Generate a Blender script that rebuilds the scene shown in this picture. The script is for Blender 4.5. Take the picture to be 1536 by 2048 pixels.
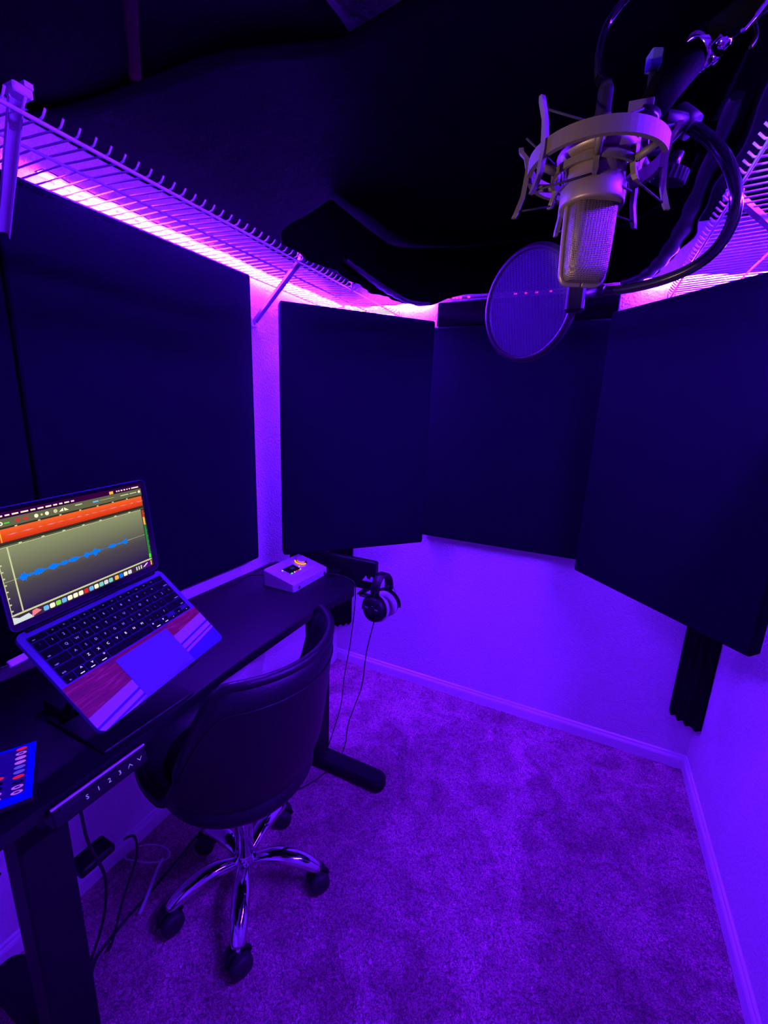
import bpy, math, random
import numpy as np
from mathutils import Vector, Matrix
random.seed(7)
for o in list(bpy.data.objects): bpy.data.objects.remove(o)
SC = bpy.context.scene; COL = SC.collection
# ------------------------------------------------------------------ camera, world, exposure
CAM = Vector((1.1598, 0.0, 1.39)); W = 1.689; D = 1.890; CEIL = 2.20
cr = Vector((0.9000, 0.4343, 0.0372)).normalized(); cw = Vector((-0.4155, 0.8805, -0.2281)).normalized()
cu = cr.cross(cw).normalized(); cr = cw.cross(cu).normalized()
cd = bpy.data.cameras.new('camera'); co = bpy.data.objects.new('camera', cd); COL.objects.link(co)
cd.sensor_fit = 'VERTICAL'; cd.sensor_height = 24.0; cd.lens = 24.0*848.77/2048; cd.clip_start = 0.01
co.matrix_world = Matrix(((cr.x, cu.x, -cw.x, CAM.x), (cr.y, cu.y, -cw.y, CAM.y), (cr.z, cu.z, -cw.z, CAM.z), (0, 0, 0, 1)))
SC.camera = co
wd = bpy.data.worlds.new('world'); SC.world = wd; wd.use_nodes = True
wd.node_tree.nodes['Background'].inputs[0].default_value = (0, 0, 0, 1); wd.node_tree.nodes['Background'].inputs[1].default_value = 0
SC.view_settings.view_transform = 'Standard'; SC.view_settings.look = 'None'; SC.view_settings.gamma = 1
SC.view_settings.use_curve_mapping = False; SC.view_settings.exposure = 0.0
LED = (0.118, 0.006, 1.0); LED_TUBE = 2700.0; LED_BEAD = 3700.0; LAMP_W = 30.0

def at(u, v, d):
    """world point seen in direction (u,v) of the 1536x2048 frame at depth d (measurement helper)"""
    return CAM + (cw + cr*((u-768)/848.77) - cu*((v-1024)/848.77))*d
# ------------------------------------------------------------------ materials
MT = {}
def mat(name, col, rough=0.6, metal=0.0, emit=None, es=0.0, noise=None, bump=None, var=0.0, spec=None, sheen=0.0, coat=0.0):
    if name in MT: return MT[name]
    m = bpy.data.materials.new(name); m.use_nodes = True; nt = m.node_tree; b = nt.nodes['Principled BSDF']
    b.inputs['Base Color'].default_value = (*col, 1); b.inputs['Roughness'].default_value = rough; b.inputs['Metallic'].default_value = metal
    if spec is not None: b.inputs['Specular IOR Level'].default_value = spec
    if sheen: b.inputs['Sheen Weight'].default_value = sheen
    if coat: b.inputs['Coat Weight'].default_value = coat; b.inputs['Coat Roughness'].default_value = 0.1
    if emit: b.inputs['Emission Color'].default_value = (*emit, 1); b.inputs['Emission Strength'].default_value = es
    tc = nt.nodes.new('ShaderNodeTexCoord')
    if var:
        n = nt.nodes.new('ShaderNodeTexNoise'); n.inputs['Scale'].default_value = noise or 8; n.inputs['Detail'].default_value = 6
        nt.links.new(tc.outputs['Object'], n.inputs['Vector'])
        r = nt.nodes.new('ShaderNodeValToRGB'); r.color_ramp.elements[0].position = 0.3; r.color_ramp.elements[1].position = 0.7
        r.color_ramp.elements[0].color = (*[c*(1-var) for c in col], 1); r.color_ramp.elements[1].color = (*[min(1, c*(1+var)) for c in col], 1)
        nt.links.new(n.outputs['Fac'], r.inputs['Fac']); nt.links.new(r.outputs['Color'], b.inputs['Base Color'])
    if bump:
        sc, dist = bump
        n2 = nt.nodes.new('ShaderNodeTexNoise'); n2.inputs['Scale'].default_value = sc; n2.inputs['Detail'].default_value = 4
        nt.links.new(tc.outputs['Object'], n2.inputs['Vector'])
        bp = nt.nodes.new('ShaderNodeBump'); bp.inputs['Distance'].default_value = dist; bp.inputs['Strength'].default_value = 1.0
        nt.links.new(n2.outputs['Fac'], bp.inputs['Height']); nt.links.new(bp.outputs['Normal'], b.inputs['Normal'])
    MT[name] = m; return m
def M(n): return MT[n]
mat('wall_paint', (0.74, 0.72, 0.74), 0.75, bump=(130, 0.0035), spec=0.3)
mat('ceiling_paint', (0.82, 0.8, 0.82), 0.9, bump=(70, 0.006))
mat('trim_paint', (0.8, 0.78, 0.8), 0.4)
mat('panel_cloth', (0.004, 0.005, 0.0115), 0.95, bump=(900, 0.0006), var=0.1, noise=200, spec=0.1)
mat('panel_back', (0.02, 0.02, 0.022), 0.8)
mat('foam', (0.004, 0.004, 0.005), 0.98, bump=(500, 0.002), spec=0.1)
mat('blanket', (0.0012, 0.0012, 0.0014), 0.9, bump=(25, 0.003), spec=0.01)
mat('blanket_lit', (0.02, 0.018, 0.024), 0.5)  # paler copy of blanket: highlights on the rolls put into the colour
mat('white_wire', (0.75, 0.74, 0.76), 0.35)
mat('white_steel', (0.72, 0.7, 0.74), 0.4)
mat('led_tape', (0.7, 0.7, 0.7), 0.5, emit=LED, es=LED_TUBE)
mat('led_bead', (0.8, 0.8, 0.8), 0.4, emit=(0.10, 0.006, 1.0), es=LED_BEAD)
mat('led_red', (0.8, 0.3, 0.4), 0.4, emit=(1.0, 0.02, 0.16), es=3.0)
mat('desk_top', (0.007, 0.007, 0.010), 0.5, bump=(300, 0.0004), spec=0.4)
mat('desk_steel', (0.007, 0.007, 0.009), 0.6, spec=0.25)
mat('black_plastic', (0.007, 0.007, 0.009), 0.5, spec=0.3)
mat('hoop_plastic', (0.03, 0.03, 0.035), 0.4)
mat('boom_black', (0.0015, 0.0015, 0.002), 0.8, spec=0.02)
mat('emblem', (0.03, 0.03, 0.035), 0.6, spec=0.2)
mat('black_gloss', (0.01, 0.01, 0.012), 0.12, coat=0.5)
mat('black_rubber', (0.014, 0.014, 0.016), 0.6)
mat('black_leather', (0.006, 0.006, 0.009), 0.45, bump=(220, 0.0008), spec=0.45)
mat('cable_black', (0.012, 0.012, 0.014), 0.45)
mat('cable_white', (0.7, 0.7, 0.72), 0.5)
mat('chrome', (0.82, 0.82, 0.84), 0.07, metal=1.0)
mat('warm_bulb', (0.8, 0.6, 0.4), 0.3, emit=(1.0, 0.6, 0.28), es=14.0)
mat('brass', (0.75, 0.6, 0.4), 0.3, metal=1.0)
mat('dark_metal', (0.05, 0.05, 0.055), 0.3, metal=0.8)
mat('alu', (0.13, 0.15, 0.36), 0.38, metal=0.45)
mat('alu_light', (0.78, 0.77, 0.8), 0.5, metal=0.1)
mat('alu_device', (0.72, 0.7, 0.72), 0.35, metal=0.35)
mat('key_cap', (0.003, 0.003, 0.004), 0.7, spec=0.05)
mat('key_well', (0.02, 0.03, 0.09), 0.6, spec=0.2)
mat('legend', (0.6, 0.6, 0.6), 0.5, emit=(0.85, 0.85, 0.75), es=0.22)
mat('legend_bright', (0.8, 0.8, 0.8), 0.5, emit=(0.95, 0.95, 0.85), es=0.9)
mat('stripe_light', (0.36, 0.38, 0.85), 0.5)
mat('stripe_dark', (0.03, 0.05, 0.2), 0.5)
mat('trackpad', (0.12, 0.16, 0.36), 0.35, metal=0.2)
mat('mic_body', (0.17, 0.135, 0.11), 0.45, metal=0.45)
mat('mount_metal', (0.095, 0.08, 0.066), 0.55, metal=0.3)
mat('elastic', (0.01, 0.01, 0.01), 0.8)
mat('ear_velour', (0.5, 0.48, 0.5), 0.9, bump=(400, 0.002))
mat('band_red', (0.008, 0.0004, 0.0004), 0.9, spec=0.01)
mat('tape_red', (0.30, 0.01, 0.05), 0.6)
mat('white_print', (0.6, 0.58, 0.65), 0.6)
mat('grey_print', (0.10, 0.10, 0.11), 0.6)

def wood_mat():
    m = bpy.data.materials.new('wood_skin'); m.use_nodes = True; nt = m.node_tree; b = nt.nodes['Principled BSDF']; b.inputs['Roughness'].default_value = 0.45
    tc = nt.nodes.new('ShaderNodeTexCoord'); mp = nt.nodes.new('ShaderNodeMapping'); mp.inputs['Scale'].default_value = (12, 95, 10); mp.inputs['Rotation'].default_value = (0, 0, 0.18)
    nt.links.new(tc.outputs['Object'], mp.inputs['Vector'])
    n = nt.nodes.new('ShaderNodeTexNoise'); n.inputs['Scale'].default_value = 1.3; n.inputs['Detail'].default_value = 7; n.inputs['Distortion'].default_value = 1.3
    nt.links.new(mp.outputs[0], n.inputs['Vector'])
    r = nt.nodes.new('ShaderNodeValToRGB'); e = r.color_ramp.elements
    e[0].position = 0.3; e[0].color = (0.11, 0.012, 0.008, 1); e[1].position = 0.72; e[1].color = (0.42, 0.12, 0.07, 1); k = r.color_ramp.elements.new(0.55); k.color = (0.21, 0.022, 0.014, 1)
    nt.links.new(n.outputs['Fac'], r.inputs['Fac']); nt.links.new(r.outputs['Color'], b.inputs['Base Color']); MT['wood_skin'] = m
wood_mat()

def carpet_mat():
    m = bpy.data.materials.new('carpet'); m.use_nodes = True; nt = m.node_tree; b = nt.nodes['Principled BSDF']
    b.inputs['Roughness'].default_value = 1.0; b.inputs['Specular IOR Level'].default_value = 0.1; b.inputs['Sheen Weight'].default_value = 0.1
    tc = nt.nodes.new('ShaderNodeTexCoord')
    def noise(s, d, dist=0.0):
        n = nt.nodes.new('ShaderNodeTexNoise'); n.inputs['Scale'].default_value = s; n.inputs['Detail'].default_value = d; n.inputs['Distortion'].default_value = dist
        nt.links.new(tc.outputs['Object'], n.inputs['Vector']); return n
    a = noise(9, 6, 0.8); c = noise(140, 5, 1.8)
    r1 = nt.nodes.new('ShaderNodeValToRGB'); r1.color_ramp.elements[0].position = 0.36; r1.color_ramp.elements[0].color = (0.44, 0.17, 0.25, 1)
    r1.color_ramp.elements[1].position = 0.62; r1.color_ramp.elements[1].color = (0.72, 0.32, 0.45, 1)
    r2 = nt.nodes.new('ShaderNodeValToRGB'); r2.color_ramp.elements[0].position = 0.38; r2.color_ramp.elements[0].color = (0.36, 0.34, 0.36, 1)
    r2.color_ramp.elements[1].position = 0.66; r2.color_ramp.elements[1].color = (1.5, 1.5, 1.5, 1)
    mx = nt.nodes.new('ShaderNodeMix'); mx.data_type = 'RGBA'; mx.blend_type = 'MULTIPLY'; mx.inputs['Factor'].default_value = 1.0
    nt.links.new(a.outputs['Fac'], r1.inputs['Fac']); nt.links.new(c.outputs['Fac'], r2.inputs['Fac'])
    nt.links.new(r1.outputs['Color'], mx.inputs[6]); nt.links.new(r2.outputs['Color'], mx.inputs[7]); nt.links.new(mx.outputs[2], b.inputs['Base Color'])
    bp = nt.nodes.new('ShaderNodeBump'); bp.inputs['Distance'].default_value = 0.012; bp.inputs['Strength'].default_value = 0.9
    nt.links.new(c.outputs['Fac'], bp.inputs['Height']); nt.links.new(bp.outputs['Normal'], b.inputs['Normal']); MT['carpet'] = m
carpet_mat()

def mesh_weave(name, col, scale, fac, metal=0.0):
    """fine woven or perforated mesh: alpha pattern made from two wave bands"""
    m = bpy.data.materials.new(name); m.use_nodes = True; nt = m.node_tree; b = nt.nodes['Principled BSDF']
    b.inputs['Base Color'].default_value = (*col, 1); b.inputs['Roughness'].default_value = 0.6; b.inputs['Metallic'].default_value = metal
    tr = nt.nodes.new('ShaderNodeBsdfTransparent'); mx = nt.nodes.new('ShaderNodeMixShader'); out = nt.nodes['Material Output']
    tc = nt.nodes.new('ShaderNodeTexCoord'); vo = nt.nodes.new('ShaderNodeTexVoronoi'); vo.inputs['Scale'].default_value = scale; vo.inputs['Randomness'].default_value = 0.0
    nt.links.new(tc.outputs['Object'], vo.inputs['Vector'])
    r = nt.nodes.new('ShaderNodeMapRange'); r.inputs['From Min'].default_value = 0.25; r.inputs['From Max'].default_value = 0.55; r.inputs['To Min'].default_value = fac-0.22; r.inputs['To Max'].default_value = min(1, fac+0.22)
    nt.links.new(vo.outputs['Distance'], r.inputs['Value']); nt.links.new(r.outputs[0], mx.inputs[0])
    nt.links.new(tr.outputs[0], mx.inputs[1]); nt.links.new(b.outputs[0], mx.inputs[2]); nt.links.new(mx.outputs[0], out.inputs[0]); MT[name] = m
mesh_weave('pop_nylon', (0.15, 0.10, 0.26), 420, 0.45)

def grille_mat():
    m = bpy.data.materials.new('mic_grille'); m.use_nodes = True; nt = m.node_tree; b = nt.nodes['Principled BSDF']
    b.inputs['Metallic'].default_value = 0.55; b.inputs['Roughness'].default_value = 0.45
    tc = nt.nodes.new('ShaderNodeTexCoord'); vo = nt.nodes.new('ShaderNodeTexVoronoi'); vo.inputs['Scale'].default_value = 620; vo.inputs['Randomness'].default_value = 0.0
    nt.links.new(tc.outputs['Object'], vo.inputs['Vector'])
    r = nt.nodes.new('ShaderNodeValToRGB'); r.color_ramp.elements[0].position = 0.25; r.color_ramp.elements[0].color = (0.03, 0.025, 0.022, 1); r.color_ramp.elements[1].position = 0.5; r.color_ramp.elements[1].color = (0.18, 0.145, 0.12, 1)
    nt.links.new(vo.outputs['Distance'], r.inputs['Fac']); nt.links.new(r.outputs[0], b.inputs['Base Color'])
    bp = nt.nodes.new('ShaderNodeBump'); bp.inputs['Distance'].default_value = 0.0006; nt.links.new(vo.outputs['Distance'], bp.inputs['Height']); nt.links.new(bp.outputs[0], b.inputs['Normal']); MT['mic_grille'] = m
grille_mat()
def emis(name, col, s=1.0, gradient=None):
    m = bpy.data.materials.new(name); m.use_nodes = True; nt = m.node_tree; b = nt.nodes['Principled BSDF']
    b.inputs['Base Color'].default_value = (0.0, 0.0, 0.0, 1); b.inputs['Roughness'].default_value = 0.4; b.inputs['Specular IOR Level'].default_value = 0.08
    b.inputs['Emission Color'].default_value = (*col, 1); b.inputs['Emission Strength'].default_value = s
    if gradient:    # emission gradient over the displayed window, along object Y
        y0, y1, c1, mid = gradient
        tc = nt.nodes.new('ShaderNodeTexCoord'); sp = nt.nodes.new('ShaderNodeSeparateXYZ'); mr = nt.nodes.new('ShaderNodeMapRange')
        mr.inputs['From Min'].default_value = y0; mr.inputs['From Max'].default_value = y1
        nt.links.new(tc.outputs['Object'], sp.inputs[0]); nt.links.new(sp.outputs['Y'], mr.inputs['Value'])
        r = nt.nodes.new('ShaderNodeValToRGB'); r.color_ramp.elements[0].color = (*c1, 1); r.color_ramp.elements[1].color = (*col, 1)
        if mid: e = r.color_ramp.elements.new(0.42); e.color = (*mid, 1)
        nt.links.new(mr.outputs[0], r.inputs['Fac']); nt.links.new(r.outputs['Color'], b.inputs['Emission Color'])
    MT[name] = m; return m

# ------------------------------------------------------------------ mesh accumulator
class MB:
    def __init__(s): s.v = []; s.f = []; s.m = []; s.sm = []
    def add(s, vs, fs, mi=0, smooth=False, T=None):
        k = len(s.v)
        for p in vs:
            p = Vector(p); s.v.append(tuple(T @ p if T is not None else p))
        for f in fs: s.f.append([i+k for i in f]); s.m.append(mi); s.sm.append(smooth)
        return s
    def box(s, a, b, mi=0, T=None, bev=0.0):
        x0, y0, z0 = a; x1, y1, z1 = b
        if bev <= 0:
            vs = [(x0,y0,z0),(x1,y0,z0),(x1,y1,z0),(x0,y1,z0),(x0,y0,z1),(x1,y0,z1),(x1,y1,z1),(x0,y1,z1)]
            return s.add(vs, [(0,3,2,1),(4,5,6,7),(0,1,5,4),(1,2,6,5),(2,3,7,6),(3,0,4,7)], mi, False, T)
        e = bev
        prof = [(x0+e,y0),(x1-e,y0),(x1,y0+e),(x1,y1-e),(x1-e,y1),(x0+e,y1),(x0,y1-e),(x0,y0+e)]
        cx, cy = (x0+x1)/2, (y0+y1)/2
        def ring(z, ins):
            sx = 1-2*ins/(x1-x0); sy = 1-2*ins/(y1-y0)
            return [(cx+(x-cx)*sx, cy+(y-cy)*sy, z) for x, y in prof]
        rs = [ring(z0, e), ring(z0+e, 0), ring(z1-e, 0), ring(z1, e)]
        return s.loft(rs, mi, caps=True, T=T)
    def loft(s, rings, mi=0, smooth=False, caps=True, closed=True, T=None):
        n = len(rings[0]); vs = [p for r in rings for p in r]; fs = []
        for i in range(len(rings)-1):
            for j in range(n if closed else n-1):
                a = i*n+j; b = i*n+(j+1) % n; fs.append((a, b, b+n, a+n))
        s.add(vs, fs, mi, smooth, T)
        if caps and closed:
            k = len(s.v)-len(vs)
            s.f.append([k+j for j in range(n)][::-1]); s.m.append(mi); s.sm.append(False)
            s.f.append([k+(len(rings)-1)*n+j for j in range(n)]); s.m.append(mi); s.sm.append(False)
        return s
    def tube(s, pts, r, n=8, mi=0, cyc=False, caps=True, flat=1.0, T=None):
        pts = [Vector(p) for p in pts]; N = len(pts); rings = []; up = None
        for i, p in enumerate(pts):
            if cyc: t = (pts[(i+1) % N]-pts[i-1]).normalized()
            else: t = (pts[min(i+1, N-1)]-pts[max(i-1, 0)]).normalized()
            if up is None: up = Vector((0,0,1)) if abs(t.z) < 0.9 else Vector((1,0,0))
            x = up.cross(t)
            if x.length < 1e-5: x = Vector((0,1,0)).cross(t)
            x.normalize(); y = t.cross(x).normalized(); up = y
            rr = r[i] if isinstance(r, (list, tuple)) else r
            rings.append([p+x*math.cos(2*math.pi*k/n)*rr+y*math.sin(2*math.pi*k/n)*rr*flat for k in range(n)])
        if cyc: rings.append(rings[0])
        return s.loft(rings, mi, n > 5, caps and not cyc, T=T)
    def lathe(s, prof, c=(0,0,0), axis=(0,0,1), n=24, mi=0, smooth=True, T=None, sx=1.0, sy=1.0):
        ax = Vector(axis).normalized(); q = Vector((0,0,1)).rotation_difference(ax); c = Vector(c)
        rings = [[c+q @ Vector((r*math.cos(2*math.pi*k/n)*sx, r*math.sin(2*math.pi*k/n)*sy, z)) for k in range(n)] for r, z in prof]
        return s.loft(rings, mi, smooth, True, T=T)
    def poly(s, pts, mi=0, T=None): return s.add(pts, [tuple(range(len(pts)))], mi, False, T)
    def prism(s, poly, z0, z1, mi=0, T=None, bev=0.0):
        def ins(e):
            c = Vector((sum(p[0] for p in poly)/len(poly), sum(p[1] for p in poly)/len(poly)))
            return [Vector(p[:2])+(c-Vector(p[:2])).normalized()*e for p in poly]
        rs = [[(p[0], p[1], z0) for p in poly], [(p[0], p[1], z1-bev) for p in poly]]
        if bev: rs.append([(p[0], p[1], z1) for p in ins(bev)])
        return s.loft(rs, mi, False, True, T=T)
    def build(s, name, mats, parent=None, loc=None):
        me = bpy.data.meshes.new(name); me.from_pydata(s.v, [], s.f)
        if not isinstance(mats, (list, tuple)): mats = [mats]
        for m in mats: me.materials.append(M(m))
        me.polygons.foreach_set('material_index', s.m); me.polygons.foreach_set('use_smooth', s.sm); me.update()
        o = bpy.data.objects.new(name, me); COL.objects.link(o)
        if parent: o.parent = parent
        if loc: o.location = loc
        return o
def tag(o, label=None, cat=None, group=None, kind=None):
    for k, v in (('label', label), ('category', cat), ('group', group), ('kind', kind)):
        if v: o[k] = v
    return o
def thing(name, label, cat, loc=(0,0,0), group=None, mat4=None):
    o = bpy.data.objects.new(name, None); COL.objects.link(o); o.empty_display_size = 0.05
    if mat4 is not None: o.matrix_world = mat4
    else: o.location = loc
    return tag(o, label, cat, group)
def off(p, loc): return (p[0]-loc[0], p[1]-loc[1], p[2]-loc[2])
def spline(pts, n=8, cyc=False):
    P = [Vector(p) for p in pts]; out = []; N = len(P)
    rng = range(N) if cyc else range(N-1)
    for i in rng:
        if cyc: a, b, c, d = P[i-1], P[i], P[(i+1) % N], P[(i+2) % N]
        else: a, b, c, d = P[max(i-1, 0)], P[i], P[i+1], P[min(i+2, N-1)]
        for k in range(n):
            t = k/n; out.append(0.5*((2*b)+(c-a)*t+(2*a-5*b+4*c-d)*t*t+(-a+3*b-3*c+d)*t*t*t))
    if not cyc: out.append(P[-1])
    return out
def rrect(x0, y0, x1, y1, r, n=5):
    out = []
    for cx, cy, a0 in ((x1-r, y0+r, -90), (x1-r, y1-r, 0), (x0+r, y1-r, 90), (x0+r, y0+r, 180)):
        for k in range(n+1):
            a = math.radians(a0+90*k/n); out.append((cx+r*math.cos(a), cy+r*math.sin(a)))
    return out
_fc = {}
def glyphs(mb, txt, size, T, mi=0):
    """letters as flat mesh, centred on the origin of T"""
    key = (txt, size)
    if key not in _fc:
        cu_ = bpy.data.curves.new('t', 'FONT'); cu_.body = txt; cu_.size = size; cu_.align_x = 'CENTER'; cu_.align_y = 'CENTER'; cu_.resolution_u = 2
        ob = bpy.data.objects.new('t', cu_); COL.objects.link(ob); bpy.context.view_layer.update()
        me = ob.evaluated_get(bpy.context.evaluated_depsgraph_get()).to_mesh()
        _fc[key] = ([tuple(v.co) for v in me.vertices], [tuple(p.vertices) for p in me.polygons])
        bpy.data.objects.remove(ob); bpy.data.curves.remove(cu_)
    v, f = _fc[key]; mb.add(v, f, mi, False, T)

# ------------------------------------------------------------------ the room
YF = -1.15
def wall(name, a, b): return tag(MB().box(a, b).build(name, 'wall_paint'), kind='structure')
wall('wall_left', (-0.1, YF, 0), (0, D, CEIL)); wall('wall_right', (W, YF, 0), (W+0.1, D, CEIL))
wall('wall_back', (-0.1, D, 0), (W+0.1, D+0.1, CEIL)); wall('wall_front', (-0.1, YF-0.1, 0), (W+0.1, YF, CEIL))
tag(MB().box((-0.1, YF-0.1, CEIL), (W+0.1, D+0.1, CEIL+0.1)).build('ceiling', 'ceiling_paint'), kind='structure')
# carpet: a finely displaced pile surface over a solid slab
def carpet():
    step = 0.0075; xs = np.arange(0, W+step, step); ys = np.arange(YF, D+step, step); nx, ny = len(xs), len(ys)
    rng = np.random.default_rng(3)
    def sm(k):
        g = rng.random((nx//k+3, ny//k+3)); xi = np.arange(nx)/k; yi = np.arange(ny)/k
        i = xi.astype(int); j = yi.astype(int); fx = (xi-i)[:, None]; fy = (yi-j)[None, :]
        return (g[i][:, j]*(1-fx)*(1-fy)+g[i+1][:, j]*fx*(1-fy)+g[i][:, j+1]*(1-fx)*fy+g[i+1][:, j+1]*fx*fy)
    h = 0.004*(rng.random((nx, ny))-0.5)+0.004*(sm(3)-0.5)+0.004*(sm(14)-0.5)-0.001
    X, Y = np.meshgrid(np.minimum(xs, W), np.minimum(ys, D), indexing='ij')
    jx = (rng.random((nx, ny))-0.5)*step*0.6; jx[0, :] = 0; jx[-1, :] = 0
    V = np.stack([X+jx, Y, h], -1).reshape(-1, 3)
    I = (np.arange(nx-1)[:, None]*ny+np.arange(ny-1)[None, :]).ravel()
    F = np.stack([I, I+ny, I+ny+1, I+1], 1)
    me = bpy.data.meshes.new('floor'); me.from_pydata(V.tolist(), [], F.tolist()); me.materials.append(M('carpet')); me.shade_smooth()
    o = bpy.data.objects.new('floor', me); COL.objects.link(o); tag(o, kind='structure')
carpet()
tag(MB().box((-0.1, YF-0.1, -0.1), (W+0.1, D+0.1, -0.012)).build('floor_slab', 'panel_back'), kind='structure')
def baseboard(name, p0, p1, nrm):
    prof = [(0, -0.01), (0.012, -0.01), (0.012, 0.040), (0.010, 0.046), (0.0065, 0.050), (0.0055, 0.058), (0, 0.062)]
    n = Vector(nrm); rings = [[Vector((p[0], p[1], 0))+n*a+Vector((0, 0, z)) for a, z in prof] for p in (p0, p1)]
    tag(MB().loft(rings, caps=True).build(name, 'trim_paint'), kind='structure')
baseboard('baseboard_left', (0, YF), (0, D), (1, 0, 0)); baseboard('baseboard_right', (W, YF), (W, D), (-1, 0, 0)); baseboard('baseboard_back', (0, D), (W, D), (0, -1, 0))
# door in the wall behind the camera
dr = tag(MB().box((0.55, YF-0.005, 0), (1.35, YF+0.02, 1.98), bev=0.004).build('door_1', 'trim_paint'), kind='structure')
MB().lathe([(0.008, 0), (0.008, 0.03), (0.026, 0.04), (0.028, 0.055), (0.02, 0.066)], (1.27, YF+0.018, 0.95), (0, 1, 0)).build('door_knob', 'brass', dr)

# ------------------------------------------------------------------ acoustic panels
def panel(label, p0, p1, z0, z1, th, nrm, group='black fabric acoustic panels'):
    """p0,p1: plan ends of the front face; nrm points into the room"""
    p0 = Vector((*p0, 0)); p1 = Vector((*p1, 0)); w = (p1-p0).length; X = (p1-p0).normalized(); n = Vector((*nrm, 0)).normalized()
    T = Matrix(((X.x, n.x, 0, p0.x), (X.y, n.y, 0, p0.y), (0, 0, 1, z0), (0, 0, 0, 1)))
    t = thing('acoustic_panel', label, 'acoustic panel', group=group, mat4=T)
    h = z1-z0; m = MB(); e = 0.006
    def ring(y, i): return [(x, y, z) for x, z in rrect(i, i, w-i, h-i, 0.008, 3)]
    m.loft([ring(-th+0.008, 0.001), ring(-e, 0), ring(-0.002, 0.002), ring(0, e)], smooth=False)
    m.build('fabric_cover', 'panel_cloth', t)
    f = MB(); f.box((0.004, -th, 0.004), (w-0.004, -th+0.008, h-0.004)); f.build('backing_frame', 'panel_back', t)
    return t
ZB = 0.83
panel('wide black acoustic panel on left wall behind the laptop', (0.05, 0.515), (0.05, 1.222), 0.815, 1.828, 0.045, (1, 0))
panel('black acoustic panel set diagonally across the left back corner, above the headphones', (0.138, 1.262), (0.543, 1.723), ZB, 1.752, 0.045, (0.75, -0.66))
panel('black acoustic panel flat on the back wall, behind the round mesh filter', (0.488, D-0.05), (1.235, D-0.05), ZB, 1.752, 0.045, (0, -1))
panel('black acoustic panel set diagonally across the right back corner', (1.167, 1.705), (1.585, 1.252), ZB, 1.744, 0.045, (-0.735, -0.678))
panel('black acoustic panel on left wall at the left edge of the photo', (0.042, -0.18), (0.042, 0.514), 0.80, 1.828, 0.035, (1, 0))
panel('black acoustic panel added on right wall just out of view, for the lighting', (W-0.05, 1.20), (W-0.05, 0.52), ZB, 1.744, 0.045, (-1, 0))  # unseen panel, added for its effect on the lighting
# black foam strip above the middle panel
m = MB(); m.box((0.50, D-0.035, 1.757), (1.19, D-0.002, 1.852), bev=0.004)
tag(m.build('foam_strip', 'foam'), 'black foam strip on the back wall between panel top and red lit strip', 'foam strip')
# wavy corner foam
def corner_foam(label, cx, cy, sx, leg, z0, z1):
    """triangular trap with vertical grooves on its face"""
    pts = [(0, 0), (leg, 0)]; N = 36
    a = Vector((leg, 0)); b = Vector((0, leg)); n = Vector((1, 1)).normalized()
    for k in range(N+1):
        t = k/N; p = a.lerp(b, t); o = 0.006*abs(math.sin(math.pi*4*t))*(1 if 0 < t < 1 else 0)+0.012*math.sin(math.pi*t)
        pts.append(tuple(p+n*o))
    ring = [(cx+sx*(p[0]+0.001), cy-(p[1]+0.001)) for p in pts]
    m = MB(); rs = []
    for i, z in enumerate((z0, z0+0.01, z1)):
        rs.append([(x, y, z+(0.016*math.sin(j*0.7)*0.35 if i == 0 else 0)) for j, (x, y) in enumerate(ring)])
    m.loft(rs, smooth=False)
    return tag(m.build('corner_foam', 'foam'), label, 'foam', 'corner foam traps')
corner_foam('grooved black foam trap in left back corner, end showing behind desk end', 0, D, 1, 0.092, 0.243, 1.72)
corner_foam('grooved black foam trap in right back corner, wavy lower end below the panel', W, D, -1, 0.092, 0.243, 1.72)

# ------------------------------------------------------------------ wire shelves
wire_mesh = None
def shelf(label, side):
    """side 1: on the left wall, -1: on the right wall. Local x runs out from the wall"""
    x0 = 0 if side == 1 else W; dep = 0.305 if side == 1 else 0.343
    t = thing('wire_shelf', label, 'shelf', (x0, 0, 1.835)); t.scale = (1, 1, 1)
    y0, y1 = -0.25, D-0.012
    for n, x, z, r in (('back_rod', 0.014, 0, 0.003), ('middle_rod', 0.178, -0.005, 0.003), ('front_rod', dep, -0.016, 0.0036)):
        MB().tube([(side*x, y0, z), (side*x, y1, z)], r, 8).build(n, 'white_wire', t)
    if side == 1: me = MB()
    m = MB(); r = 0.0019
    m.tube([(side*0.010, 0, 0.001), (side*0.178, 0, -0.001), (side*(dep-0.004), 0, -0.010), (side*(dep+0.004), 0, -0.008), (side*(dep+0.013), 0, 0.001)], r, 6)
    first = m.build('cross_wire', 'white_wire', t, (0, y0+0.02, 0))
    k = 1
    while y0+0.02+k*0.0262 < y1:
        c = first.copy(); COL.objects.link(c); c.location = (0, y0+0.02+k*0.0262, 0); k += 1
    return t, dep
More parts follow.
